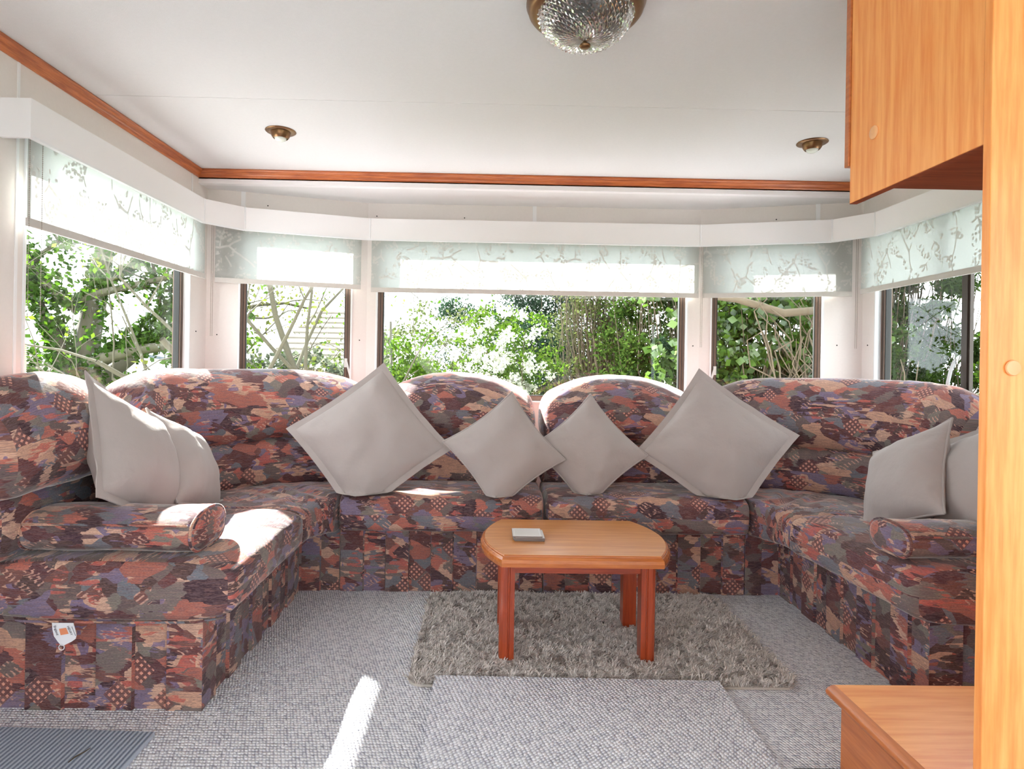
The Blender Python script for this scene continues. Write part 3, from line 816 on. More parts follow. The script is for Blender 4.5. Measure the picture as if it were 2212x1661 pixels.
front(-0.630, 0.252, 'patterned sofa section under the middle window, next to the bare-tree corner')
front(0.256, 1.138, 'patterned sofa section under the middle window, next to the ivy-window corner')
# right corner
u5 = empty('sofa_section', (1.6, 2.8, 0), 'patterned corner sofa section below the ivy-filled window', 'sofa', GS)
skirt(u5, [(1.297, 2.667), (1.297, 2.302), (2.0, 2.302), (2.0, 2.95), (1.75, 3.2), (1.142, 3.2), (1.142, 2.667)], {0, 6})
loft('seat_cushion', u5, [(1.142, YFS + 0.005), (1.185, 2.48), (1.20, 2.385)], [(1.142, 3.05), (1.75, 2.80), (1.89, 2.305)], sec_seat(ZSEAT0 - 0.004, ZSEAT1 - 0.006), r_end=0.04, pw=4, tuft=(1.36, 2.68, 0.36), n=66, m=64, wrinkle=0.008)
loft('lumbar_cushion', u5, [(1.11, 2.905), (1.41, 2.84), (1.72, 2.55), (1.80, 2.26)], [(1.11, 3.15), (1.55, 3.05), (1.92, 2.68), (1.96, 2.26)], sec_lumbar(0.41, 0.635), r_end=0.05, seams=(0.30, 0.70))
loft('headrest_cushion', u5, [(1.11, 2.91), (1.38, 2.84), (1.665, 2.60), (1.765, 2.25)], [(1.11, 3.20), (1.57, 3.12), (1.93, 2.72), (1.965, 2.22)], sec_head(0.605, lambda s: 0.955 - 0.10 * abs(2 * s - 1) ** 4.5), r_end=0.10, n=70, seams=(0.29, 0.66))
# right run
u6 = empty('sofa_section', (1.6, 2.0, 0), 'patterned sofa section along the right wall behind the cabinet', 'sofa', GS)
skirt(u6, [(1.297, 2.30), (1.297, 1.76), (2.0, 1.76), (2.0, 2.30)], {0, 1})
loft('seat_cushion', u6, [(XFR + 0.01, 2.38), (XFR + 0.06, 1.71)], [(1.92, 2.30), (1.92, 1.71)], sec_seat(ZSEAT0, ZSEAT1 + 0.004), r_end=0.05, pw=4, n=60)
loft('lumbar_cushion', u6, [(1.825, 2.24), (1.825, 1.68)], [(1.985, 2.24), (1.985, 1.68)], sec_lumbar(0.42, 0.63), r_end=0.05)
loft('headrest_cushion', u6, [(1.765, 2.27), (1.745, 1.95), (1.755, 1.62)], [(1.995, 2.27), (1.995, 1.95), (1.995, 1.62)], sec_head(0.60, arch(0.95, 0.08)), r_end=0.12)

# welt along the lower edge of the left seat end, and the sewn-in tag
piping(u1, [(-1.40, 1.700, 0.272), (-1.2, 1.697, 0.270), (-1.0, 1.698, 0.269), (-0.8, 1.703, 0.270), (-0.73, 1.725, 0.275)])
TX, TY, TZ = -1.150, 1.690, 0.272
def tagpt(a, b, c=0.0): return (TX + a, TY - 0.004 - c - 0.10 * b * b, TZ - b)
outl = [(-0.030, 0.0), (0.028, 0.0), (0.0335, 0.018), (0.037, 0.034), (0.035, 0.043), (0.024, 0.051), (0.012, 0.057), (0.0, 0.0625), (-0.004, 0.0615), (-0.014, 0.050), (-0.024, 0.036), (-0.028, 0.018)]
V = [tagpt(a, b) for a, b in outl] + [tagpt(a, b, -0.001) for a, b in outl]; n = len(outl)
tagm = mk('sewn_tag', V, [list(range(n))[::-1], list(range(n, 2 * n))] + [(i, (i + 1) % n, n + (i + 1) % n, n + i) for i in range(n)], 'tag', u1, label='white sewn-in tag with orange square')
sq = [(-0.010, 0.016), (0.009, 0.013), (0.016, 0.029), (-0.005, 0.033)]
V = [tagpt(a, b, 0.0008) for a, b in sq] + [tagpt(a, b, 0.0002) for a, b in sq]
mk('printed_square', V, [(3, 2, 1, 0), (0, 1, 5, 4), (1, 2, 6, 5), (2, 3, 7, 6), (3, 0, 4, 7)], 'orange', tagm)
def word(txt, a, b, size, ang):
    cu = bpy.data.curves.new('printed_word', 'FONT'); cu.body = txt; cu.size = size; cu.extrude = 0.0001; cu.align_x = 'CENTER'; cu.align_y = 'CENTER'
    cu.materials.append(MAT['ink'])
    tmp = bpy.data.objects.new('printed_word_curve', cu)
    me = bpy.data.meshes.new_from_object(tmp); bpy.data.objects.remove(tmp); bpy.data.curves.remove(cu); me.name = 'printed_word'
    o = bpy.data.objects.new('printed_word', me); COL.objects.link(o); o.parent = tagm
    p = Vector(tagpt(a, b, 0.0015)) - world_loc(u1); o.location = p
    o.rotation_euler = (math.radians(90), math.radians(-ang), 0)
    return o
word('England', -0.0175, 0.020, 0.0088, -72); word('HENRY', 0.0195, 0.020, 0.0085, -66)
mb = MB()                                                   # fine print too small to read in the photo: short dark strokes
for k_ in range(7):
    a0, b0_ = 0.0240 + 0.0016 * k_, 0.010 + 0.0036 * k_
    V4 = [tagpt(a0 + da_, b0_ + db_, 0.0009) for da_, db_ in ((0, 0), (0.0010, -0.0004), (0.0021, 0.0022), (0.0011, 0.0026))] + [tagpt(a0 + da_, b0_ + db_, 0.0003) for da_, db_ in ((0, 0), (0.0010, -0.0004), (0.0021, 0.0022), (0.0011, 0.0026))]
    mb.add(V4, [(3, 2, 1, 0), (0, 1, 5, 4), (1, 2, 6, 5), (2, 3, 7, 6), (3, 0, 4, 7)])
mb.build('fine_print', 'ink', tagm)
mb = MB(); rp = [(TX - 0.002 + 0.0075 * math.cos(t), TY - 0.0046 - 0.0004, TZ - 0.066 + 0.0075 * math.sin(t)) for t in np.linspace(0, 2 * math.pi, 17)]
mb.tube(rp, 0.0012, 6); mb.build('tag_loop', 'tag', tagm, smooth=True)

# ------------------------------------------------------------------ bolsters
def bolster(x0, x1, yc, wy, h, label, flip=1):
    e = empty('bolster_cushion', ((x0 + x1) / 2, yc, 0.436), label, 'bolster', 'patterned bolster cushions')
    def sec(s, t):
        a, b = sup(t, 2.3); z = 0.436 + h * (0.46 + 0.5 * b)
        if b < -0.75: z = max(z, 0.4375)
        return 0.5 + 0.5 * a, z
    loft('bolster_body', e, [(x0, yc - wy / 2), (x1, yc - wy / 2)], [(x0, yc + wy / 2), (x1, yc + wy / 2)], sec, r_end=0.035, pw=2.6, n=50, m=36, wrinkle=0.005)
    for xe in ((x1 - 0.020, x0 + 0.020)):
        pts = []
        for t in np.linspace(0, 2 * math.pi, 33):
            a, b = sup(t, 2.3); pts.append((xe, yc + wy / 2 * a * 0.975, max(0.4385, 0.436 + h * (0.46 + 0.5 * b * 0.98))))
        piping(e, pts, 0.0045)
    piping(e, [(x0 + 0.03 + (x1 - x0 - 0.06) * q, yc - wy / 2 * 0.93 - 0.002, 0.436 + h * 0.72) for q in np.linspace(0, 1, 12)], 0.004)
    return e
bolster(-1.335, -0.815, 1.852, 0.235, 0.124, 'fat patterned bolster cushion lying on the tagged sofa section')
bolster(1.225, 1.80, 1.865, 0.20, 0.105, 'patterned bolster cushion lying on the right wall sofa section')

# ------------------------------------------------------------------ scatter cushions
def scatter(center, nrm, roll, size, thick, flange, label, zmin=None, sag=0.0, fold=None, bend=0.0):
    """square pillow: nrm faces out, roll turns it in its own plane (45 = diamond)"""
    c = Vector(center); nz = Vector(nrm).normalized()
    up = Vector((0, 0, 1)); r = up.cross(nz).normalized(); upn = nz.cross(r)
    a = math.radians(roll); ax = math.cos(a) * r + math.sin(a) * upn; ay = -math.sin(a) * r + math.cos(a) * upn
    e = empty('scatter_cushion', (c.x, c.y, c.z - size * 0.4), label, 'cushion', 'taupe linen scatter cushions')
    N = 34; h = size / 2; fl = 0.027 if flange else 0.0; hb = h - fl
    seed = random.random() * 40
    def P(u, v, side, hh, t0):
        pin = 0.10 if not flange else 0.055
        x = u * hh * (1 - pin * (1 - v * v) * abs(u)); y = v * hh * (1 - pin * (1 - u * u) * abs(v))
        g = max(0.0, (1 - abs(u) ** 2.6)) * max(0.0, (1 - abs(v) ** 2.6))
        z = side * (t0 + thick / 2 * g ** 0.75)
        w = mnoise.noise(Vector((x * 9 + seed, y * 9, side * 3))) * 0.015 + mnoise.noise(Vector((x * 24 + seed, y * 24, side))) * 0.004
        ang = math.atan2(v, u); rr = math.hypot(u, v)
        w += 0.004 * math.sin(ang * 12 + seed) * max(0, rr - 0.55) * 1.6
        z += side * w * min(1, g * 4)
        if fold: z += fold(u, v)
        z -= bend * (v * v)
        return x, y, z
    def world(x, y, z):
        q = c + ax * x + ay * y + nz * z
        if zmin is not None and q.z < zmin:
            d = zmin - q.z; q = Vector((q.x + nz.x * d * 0.10, q.y + nz.y * d * 0.10, zmin - 0.004 + 0.004 / (1 + 20 * d)))
        return q
    g = np.linspace(-1, 1, N); V = []; F = []; uv = []
    for side in (1, -1):
        for j in range(N):
            for i in range(N):
                # cosine spacing keeps the rim fine
                u = math.sin(g[i] * math.pi / 2); v = math.sin(g[j] * math.pi / 2)
                V.append(world(*P(u, v, side, hb, 0.0015)))
    for k, side in enumerate((1, -1)):
        b = k * N * N
        for j in range(N - 1):
            for i in range(N - 1):
                f = (b + j * N + i, b + j * N + i + 1, b + (j + 1) * N + i + 1, b + (j + 1) * N + i)
                F.append(f if side > 0 else f[::-1])
    ring = [j for j in range(N)] + [j * N + N - 1 for j in range(1, N)] + [(N - 1) * N + i for i in range(N - 2, -1, -1)] + [j * N for j in range(N - 2, 0, -1)]
    R = len(ring)
    F += [(ring[i], ring[i] + N * N, ring[(i + 1) % R] + N * N, ring[(i + 1) % R]) for i in range(R)]
    mk('cushion_cover', V, F, 'taupe', e, smooth=True)
    # rim: flat flange or round piping following the seam
    def edge(k):
        i = k % R
        if i < N: u, v = g[i], -1
        elif i < 2 * N - 1: u, v = 1, g[i - N + 1]
        elif i < 3 * N - 2: u, v = g[N - 2 - (i - 2 * N + 1)], 1
        else: u, v = -1, g[N - 2 - (i - 3 * N + 2)]
        return math.sin(u * math.pi / 2) if abs(u) < 1 else u, math.sin(v * math.pi / 2) if abs(v) < 1 else v
    if flange:
        V = []; F = []
        for k in range(R):
            u, v = edge(k); x, y, z = P(u, v, 1, hb, 0.0)
            X, Y, Z = P(u, v, 1, h, 0.0)
            wv = 0.006 * mnoise.noise(Vector((X * 16 + seed, Y * 16, 7)))
            for (xx, yy, zz) in ((x * 0.985, y * 0.985, z + 0.003), (X, Y, Z + 0.002 + wv), (X, Y, Z - 0.002 + wv), (x * 0.985, y * 0.985, z - 0.003)): V.append(world(xx, yy, zz))
        for k in range(R):
            for q in range(4): F.append((4 * k + q, 4 * k + (q + 1) % 4, 4 * ((k + 1) % R) + (q + 1) % 4, 4 * ((k + 1) % R) + q))
        mk('flange', V, F, 'taupe', e, smooth=True, sharp=50)
    else:
        pts = []
        for k in range(R + 1):
            u, v = edge(k); x, y, z = P(u, v, 1, hb, 0.0); pts.append(world(x * 1.004, y * 1.004, z))
        mb = MB(); mb.tube(pts, 0.0042, 8, cap=False); mb.build('piping', 'taupe', e, smooth=True)
    return e

scatter((-0.515, 2.70, 0.66), (0.10, -1, 0.42), 38, 0.52, 0.15, True, 'large flanged taupe cushion with sunlit top corner, in front of the bare-tree corner', zmin=0.442)
scatter((0.075, 2.66, 0.622), (0.05, -1, 0.36), 37, 0.38, 0.13, False, 'small piped taupe cushion overlapping its neighbour on the front sofa', zmin=0.442)
scatter((0.455, 2.73, 0.615), (-0.05, -1, 0.34), 42, 0.372, 0.12, False, 'small piped taupe cushion tucked behind its neighbour on the front sofa', zmin=0.442)
scatter((1.025, 2.72, 0.655), (-0.12, -1, 0.40), 53, 0.52, 0.16, True, 'large flanged taupe cushion below the middle and ivy windows', zmin=0.442)
scatter((-1.175, 2.06, 0.665), (1.0, 0.14, 0.44), -33, 0.46, 0.20, True, 'large crumpled taupe cushion behind the fat bolster', zmin=0.442)
scatter((-1.135, 2.32, 0.60), (1.0, 0.18, 0.48), -22, 0.37, 0.17, False, 'small piped taupe cushion beside the crumpled one', zmin=0.442)
scatter((1.515, 2.19, 0.605), (-1.0, 0.06, 0.50), 30, 0.375, 0.17, False, 'small piped taupe cushion on the right wall sofa section', zmin=0.442)
scatter((1.63, 1.97, 0.64), (-1.0, 0.02, 0.44), 28, 0.45, 0.17, True, 'taupe cushion half hidden behind the tall wooden panel', zmin=0.442)

# ------------------------------------------------------------------ coffee table
tb = empty('coffee_table', (0.31, 2.19, 0.0), 'small coffee table with bowed ends and red-brown legs', 'table')
def top_outline(o=0.0):
    y0, y1, xa, xb, bow = 1.955 - o, 2.425 + o, 0.055 - o * .5, 0.575 + o * .5, 0.070 + o * .5
    pts = []
    n = 14
    for i in range(n + 1):
        s = i / n; pts.append((xb + bow * (1 - (2 * s - 1) ** 2), y0 + (y1 - y0) * s))
    for i in range(n + 1):
        s = i / n; pts.append((xa - bow * (1 - (2 * s - 1) ** 2), y1 - (y1 - y0) * s))
    return pts
def rings(levels, mat, name):
    P0 = top_outline(); n = len(P0); V = []
    for o, z in levels: V += [(x, y, z) for x, y in top_outline(o)]
    F = [(k * n + i, k * n + (i + 1) % n, (k + 1) * n + (i + 1) % n, (k + 1) * n + i) for k in range(len(levels) - 1) for i in range(n)]
    F += [list(range(n))[::-1], list(range((len(levels) - 1) * n, len(levels) * n))]
    return mk(name, V, F, mat, tb)
rings([(-0.012, 0.347), (0.002, 0.349), (0.004, 0.362), (0.002, 0.372), (-0.004, 0.379), (-0.007, 0.3795), (-0.0075, 0.383), (-0.011, 0.385)], 'rim', 'rim_moulding')
rings([(-0.0125, 0.380), (-0.0125, 0.3856)], 'top', 'table_top')
def leg(x0, y0, sx, sy):
    w = 0.050; mb = MB(); c = 0.012
    # plan with a fluted outer corner
    poly = [(0, 0), (w, 0), (w, w * 0.30), (w - 0.004, w * 0.34), (w - 0.004, w * 0.42), (w, w * 0.46), (w, w - c), (w - c * .35, w - c * .35), (w - c, w), (w * 0.46, w), (w * 0.42, w - 0.004), (w * 0.34, w - 0.004), (w * 0.30, w), (0, w)]
    P = [(x0 + sx * px, y0 + sy * py) for px, py in poly]
    if sx * sy < 0: P = P[::-1]
    mb.prism(P, 0.0085, 0.348); mb.build('leg', 'leg', tb)
leg(0.100, 2.080, -1, -1); leg(0.523, 2.080, 1, -1); leg(0.100, 2.300, -1, 1); leg(0.523, 2.300, 1, 1)
MB().box(0.100, 0.523, 2.045, 2.063, 0.300, 0.348).build('apron', 'apron', tb)
MB().box(0.100, 0.523, 2.317, 2.335, 0.300, 0.348).build('apron', 'apron', tb)
MB().box(0.065, 0.083, 2.08, 2.30, 0.300, 0.348).build('apron', 'apron', tb)
MB().box(0.540, 0.558, 2.08, 2.30, 0.300, 0.348).build('apron', 'apron', tb)

for i in range(4):
    z = 0.3858 + i * 0.0046; dx = (0.003, -0.002, 0.004, -0.004)[i]; dy = (0.002, 0, -0.002, 0.001)[i]
    e = empty('coaster', (0.150 + dx, 2.165 + dy, z), ('square grey coaster at the bottom of the pile', 'square grey coaster, second from the bottom of the pile', 'square grey coaster just under the topmost one', 'pale topmost coaster of the pile on the table')[i], 'coaster', 'coasters stacked on the table')
    MB().bevbox(0.098 + dx, 0.202 + dx, 2.113 + dy, 2.217 + dy, z, z + 0.0035, 0.0008).build('board', 'coaster', e)
    MB().box(0.099 + dx, 0.201 + dx, 2.114 + dy, 2.216 + dy, z + 0.0036, z + 0.0042).build('face_sheet', 'coastertop', e)
    if i == 3:
        mb = MB(); a, b = 0.105, 0.195
        mb.box(a + dx, b + dx, 2.120 + dy, 2.121 + dy, z + .0042, z + .0045); mb.box(a + dx, b + dx, 2.209 + dy, 2.210 + dy, z + .0042, z + .0045)
        mb.box(a + dx, a + .001 + dx, 2.121 + dy, 2.209 + dy, z + .0042, z + .0045); mb.box(b - .001 + dx, b + dx, 2.121 + dy, 2.209 + dy, z + .0042, z + .0045)
        mb.build('border_line', 'upvc', e)

# ------------------------------------------------------------------ rug, runner, mats
rg = empty('shaggy_rug', (0.38, 2.25, 0.0), 'taupe shaggy rug with rounded corners under the coffee table', 'rug')
RX0, RX1, RY0, RY1, RR = -0.235, 0.985, 1.885, 2.625, 0.045
def rrect(x0, x1, y0, y1, r, n=6):
    P = []
    for (cx, cy, a0) in ((x1 - r, y0 + r, -90), (x1 - r, y1 - r, 0), (x0 + r, y1 - r, 90), (x0 + r, y0 + r, 180)):
        for i in range(n + 1):
            a = math.radians(a0 + 90 * i / n); P.append((cx + r * math.cos(a), cy + r * math.sin(a)))
    return P
MB().prism(rrect(RX0, RX1, RY0, RY1, RR), 0.0005, 0.008).build('rug_backing', 'rugback', rg)
NP = 60000
px = RNG.uniform(RX0, RX1, NP); py = RNG.uniform(RY0, RY1, NP)
ok = np.ones(NP, bool)
for cx, cy in ((RX0 + RR, RY0 + RR), (RX1 - RR, RY0 + RR), (RX0 + RR, RY1 - RR), (RX1 - RR, RY1 - RR)):
    out = (np.abs(px - cx) < RR) & (np.abs(py - cy) < RR) & (((px < cx) & (cx < 0.4)) | ((px > cx) & (cx > 0.4))) & (((py < cy) & (cy < 2.2)) | ((py > cy) & (cy > 2.2)))
    ok &= ~(out & ((px - cx) ** 2 + (py - cy) ** 2 > RR * RR))
# the carpet runner presses the front edge flat
ok &= ~((px > -0.155) & (px < 0.74) & (py < 1.925))
for lx, ly in ((0.075, 2.055), (0.548, 2.055), (0.075, 2.325), (0.548, 2.325)): ok &= ~((np.abs(px - lx) < 0.028) & (np.abs(py - ly) < 0.028))
px, py = px[ok], py[ok]; n = len(px)
ph = np.array([mnoise.noise(Vector((x * 30, y * 30, 0))) * 5 + mnoise.noise(Vector((x * 70, y * 70, 4))) * 3 for x, y in zip(px, py)])
L = RNG.uniform(0.020, 0.030, n); tilt = RNG.uniform(0.35, 1.0, n); ph = ph + RNG.normal(0, 0.45, n)
d = np.stack([np.cos(ph) * np.sin(tilt), np.sin(ph) * np.sin(tilt), np.cos(tilt)], 1)
b0 = np.stack([px, py, np.full(n, 0.007)], 1); wv = np.stack([-np.sin(ph), np.cos(ph), np.zeros(n)], 1) * RNG.uniform(0.0012, 0.0020, n)[:, None]
mid = b0 + d * (L * 0.55)[:, None]; d2 = d * np.array([1.5, 1.5, 0.45]); tip = mid + d2 * (L * 0.45)[:, None]
VV = np.stack([b0 - wv, b0 + wv, mid + wv, mid - wv, tip + wv * 0.5, tip - wv * 0.5], 1).reshape(-1, 3)
k = np.arange(n) * 6
Q = np.concatenate([np.stack([k, k + 1, k + 2, k + 3], 1), np.stack([k + 3, k + 2, k + 4, k + 5], 1)])
big_mesh('rug_pile', VV, Q, 'rugpile', rg, kind='stuff')

MB().prism([(-0.155, 0.2), (0.735, 0.2), (0.738, 1.905), (-0.153, 1.925)], 0.0095, 0.0175).build('carpet_runner', 'runner', label='pale grey looped carpet runner overlapping the rug edge', cat='carpet runner')
dm = MB().prism([(-1.75 + .3, 1.1), (-0.862, 1.1), (-0.866, 1.628), (-1.45, 1.652)], 0.0008, 0.012).build('ribbed_doormat', 'mat', label='blue-grey ribbed mat on the carpet beside the left sofa end', cat='mat')
mb = MB(); mb.tube([(-1.005, 1.50, 0.0135), (-1.000, 1.515, 0.0165), (-0.990, 1.535, 0.0165), (-0.987, 1.556, 0.014)], [0.001, 0.0018, 0.0015, 0.0008], 6)
mb.build('dry_stalk', 'twig', label='tiny dry brown stalk lying on the ribbed mat', cat='stalk', smooth=True)
MB().bevbox(0.77, 1.10, 1.14, 1.50, 0.0008, 0.013, 0.003).build('dark_mat', 'black', label='dark rubber mat edge beside the low cabinet', cat='mat')

# ------------------------------------------------------------------ wooden units on the right
CX = 0.85; CYF, CYN = 1.437, 1.040
oc = empty('overhead_cabinet', (1.15, 1.24, 1.39), 'light cherry overhead cabinet fixed to the tall panel', 'cabinet')
MB().bevbox(CX, CX + 0.018, CYN, CYF, 1.393, ZC - 0.002, 0.0012).build('side_panel', 'cab', oc)
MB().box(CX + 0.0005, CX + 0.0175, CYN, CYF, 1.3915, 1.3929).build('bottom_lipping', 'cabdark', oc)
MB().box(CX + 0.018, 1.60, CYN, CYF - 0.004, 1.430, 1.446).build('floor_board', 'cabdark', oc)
MB().box(1.582, 1.60, CYN, CYF - 0.004, 1.40, ZC - 0.002).build('side_panel', 'cab', oc)
MB().box(CX + 0.018, 1.582, CYN, CYN + 0.012, 1.446, ZC - 0.002).build('back_panel', 'cab', oc)
MB().bevbox(CX - 0.004, 1.22, CYF + 0.001, CYF + 0.018, 1.482, ZC - 0.03, 0.002).build('door', 'cabedge', oc)
MB().bevbox(1.224, 1.604, CYF + 0.001, CYF + 0.018, 1.482, ZC - 0.03, 0.002).build('door', 'cabedge', oc)
mb = MB(); mb.lathe([(0.0145, 0.0), (0.0150, -0.002), (0.0135, -0.0035), (0.006, -0.0042)], (CX, 1.347, 1.528), 24, 'x'); mb.build('screw_cap', 'capwood', oc, smooth=True, sharp=40)

tp = empty('room_divider', (1.1, 1.03, 0.0), 'tall light cherry divider board standing from floor to ceiling', 'divider')
MB().bevbox(0.845, 1.62, 1.022, 1.040, 0.0, ZC - 0.001, 0.0015).build('panel_board', 'cab', tp)
mb = MB(); mb.lathe([(0.0125, 0.0), (0.0132, -0.0025), (0.0120, -0.0045), (0.005, -0.0052)], (0.886, 1.0215, 1.007), 24, 'y'); mb.build('screw_cap', 'capwood', tp, smooth=True, sharp=40)

lc = empty('low_cabinet', (1.2, 1.24, 0.0), 'low cherry cabinet with bullnose top beside the tall panel', 'cabinet')
MB().box(0.842, 1.58, 1.0405, 1.415, 0.0, 0.232).build('carcass', 'cab', lc)
MB().box(0.8385, 0.8418, 1.0405, 1.4165, 0.0, 0.231).build('edge_lipping', 'cabedge', lc)
MB().box(0.826, 1.60, 1.0405, 1.424, 0.233, 0.2585).build('worktop', 'caby', lc)
# bullnose front edge
pr = [(0.826, 0.2585), (0.818, 0.2575), (0.809, 0.2525), (0.8045, 0.2455), (0.8055, 0.238), (0.812, 0.2335), (0.826, 0.233)]
V = [(x, y, z) for y in (1.0405, 1.424) for x, z in pr]; k = len(pr)
mk('bullnose_edge', V, [(i, k + i, k + i + 1, i + 1) for i in range(k - 1)] + [list(range(k)), list(range(k, 2 * k))[::-1], (k - 1, 2 * k - 1, k, 0)], 'cabedge', lc, smooth=True, sharp=60)

# ------------------------------------------------------------------ ceiling lights
cl = empty('ceiling_lamp', (0.242, 1.615, ZC), 'cut-glass flush ceiling lamp with brass rim and finial', 'lamp')
LC = (0.242, 1.615, ZC)
mb = MB(); mb.lathe([(0.150, -0.0005), (0.156, -0.006), (0.157, -0.018), (0.152, -0.028), (0.151, -0.034), (0.145, -0.042), (0.134, -0.046), (0.124, -0.044), (0.121, -0.036), (0.121, -0.0005)], LC, 64)
mb.build('brass_rim', 'brass', cl, smooth=True, sharp=50)
NA, NR = 144, 34; V = []; F = []
for k in range(NR):
    s = k / (NR - 1); a = s * math.pi / 2
    r = 0.127 * math.cos(a) ** 0.62 if k < NR - 1 else 0.004
    z = -0.034 - 0.082 * math.sin(a) ** 1.25
    for j in range(NA):
        p = j / NA * 36 + s * 9; q = j / NA * 36 - s * 9
        da = abs((p % 1) - 0.5) * 2; db = abs((q % 1) - 0.5) * 2
        bumpv = 0.0050 * min(da, db) * min(1.0, r / 0.05)
        t = 2 * math.pi * j / NA; rr = r + bumpv * math.cos(a) + 0.0
        V.append((LC[0] + rr * math.cos(t), LC[1] + rr * math.sin(t), LC[2] + z - bumpv * math.sin(a)))
F = [(k * NA + j, k * NA + (j + 1) % NA, (k + 1) * NA + (j + 1) % NA, (k + 1) * NA + j) for k in range(NR - 1) for j in range(NA)]
V2 = []
for k in range(NR):
    s = k / (NR - 1); a = s * math.pi / 2; r = max(0.003, 0.124 * math.cos(a) ** 0.62 if k < NR - 1 else 0.003); z = -0.034 - 0.078 * math.sin(a) ** 1.25
    for j in range(NA):
        t = 2 * math.pi * j / NA; V2.append((LC[0] + r * math.cos(t), LC[1] + r * math.sin(t), LC[2] + z))
o_ = NR * NA
F += [(o_ + k * NA + j, o_ + (k + 1) * NA + j, o_ + (k + 1) * NA + (j + 1) % NA, o_ + k * NA + (j + 1) % NA) for k in range(NR - 1) for j in range(NA)]
F += [(j, o_ + j, o_ + (j + 1) % NA, (j + 1) % NA) for j in range(NA)]
mk('glass_bowl', V + V2, F, 'cutglass', cl)
mb = MB(); mb.lathe([(0.005, -0.113), (0.006, -0.119), (0.013, -0.122), (0.0155, -0.126), (0.012, -0.130), (0.004, -0.132)], LC, 24); mb.build('finial', 'brass', cl, smooth=True)
mb = MB(); mb.lathe([(0.118, -0.001), (0.118, -0.006)], LC, 48); mb.build('reflector_plate', 'white', cl)
mb = MB(); mb.lathe([(0.012, -0.006), (0.014, -0.03), (0.026, -0.05), (0.03, -0.066), (0.022, -0.085), (0.006, -0.094)], LC, 24); mb.build('bulb', 'bulb', cl, smooth=True)

def downlight(x, y, label, tx):
    e = empty('downlight', (x, y, ZC), label, 'downlight', 'brass eyeball downlights in the ceiling')
    mb = MB(); mb.lathe([(0.040, -0.0003), (0.0625, -0.0003), (0.0630, -0.002), (0.060, -0.0045), (0.046, -0.0065), (0.040, -0.006)], (x, y, ZC), 40); mb.build('trim_ring', 'brass', e, smooth=True, sharp=40)
    mb = MB(); mb.lathe([(0.041, 0.0), (0.0405, -0.012), (0.037, -0.022), (0.031, -0.031), (0.0285, -0.0325), (0.027, -0.031), (0.027, -0.012)], (x, y, ZC), 36); mb.build('eyeball_housing', 'brass', e, smooth=True, sharp=45)
    mb = MB(); mb.lathe([(0.020, -0.012), (0.0245, -0.022), (0.0255, -0.030), (0.022, -0.038), (0.013, -0.043), (0.004, -0.0445)], (x, y, ZC), 28); mb.build('bulb', 'bulb', e, smooth=True)
downlight(-0.896, 2.603, 'brass eyeball downlight in the ceiling toward the left wall', 0)
downlight(1.374, 2.602, 'brass eyeball downlight in the ceiling beside the overhead cabinet', 0)

# ------------------------------------------------------------------ garden outside
GZ = -0.75
mb = MB().box(-40, 40, -20, 60, GZ - 0.2, GZ); mb.build('ground', 'grass', kind='structure', label='sunlit lawn around the caravan')
MB().box(-5.0, 5.5, -7.0, 5.4, GZ, GZ + 0.02).build('bounce_pitch', 'gravel', kind='structure', label='unseen pale gravel added under the caravan to bounce light')  # out of view, put in as a neutral reflector that brightens the ceiling

def leaves(P, size, jitter=0.4, aspect=0.62, droop=0.0):
    """diamond leaves at points P"""
    n = len(P)
    a = RNG.normal(size=(n, 3)); a[:, 2] -= droop; a /= np.linalg.norm(a, axis=1)[:, None]
    b = RNG.normal(size=(n, 3)); b -= (b * a).sum(1)[:, None] * a; b /= np.linalg.norm(b, axis=1)[:, None]
    s = size * (1 + RNG.uniform(-jitter, jitter, n))[:, None]
    V = np.stack([P - a * s * 0.5, P + b * s * aspect * 0.5, P + a * s * 0.5, P - b * s * aspect * 0.5], 1).reshape(-1, 3)
    k = np.arange(n) * 4
    return V, np.stack([k, k + 1, k + 2, k + 3], 1)

def blob(c, r, n, shell=0.5):
    d = RNG.normal(size=(n, 3)); d /= np.linalg.norm(d, axis=1)[:, None]
    rad = RNG.uniform(0, 1, n) ** shell
    return np.array(c) + d * rad[:, None] * np.array(r)

def clumps(c, r, k, cr, n, flat=0.7):
    C = blob(c, r, k, 0.45); out = []
    for q in C: out.append(blob(q, (cr, cr, cr * flat), n, 0.6))
    return np.concatenate(out)

def grow(mb, p, d, length, rad, level, tips, spread=0.7, up=0.12, sides=6, seg=5, kids=(2, 4), lim=(4.4, 3.4)):
    pts = [Vector(p)]; dr = Vector(d).normalized(); rs = [rad]
    for i in range(seg):
        dr = (dr + Vector(RNG.normal(0, 0.05 if rad > 0.09 else 0.16, 3)) + Vector((0, 0, up * 0.3))).normalized()
        nx = pts[-1] + dr * (length / seg)
        if nx.y < lim[0] or nx.z > lim[1]: break
        pts.append(nx); rs.append(rad * (1 - 0.55 * (i + 1) / seg))
    if len(pts) < 3: return
    mb.tube(pts, rs, sides if level > 1 else 4, cap=False)
    tips += [(tuple(q), level) for q in pts[2:]]
    if level <= 0: return
    for k in range(random.randint(*kids)):
        i = random.randint(2, len(pts) - 1); q = pts[i]
        side = Vector(RNG.normal(0, 1, 3)); side -= side.dot(dr) * dr; side.normalize()
        nd = (dr * (1 - spread * 0.6) + side * spread + Vector((0, 0, up))).normalized()
        grow(mb, q, nd, length * random.uniform(0.55, 0.78), rs[i] * 0.62, level - 1, tips, spread, up, sides, seg, kids, lim)

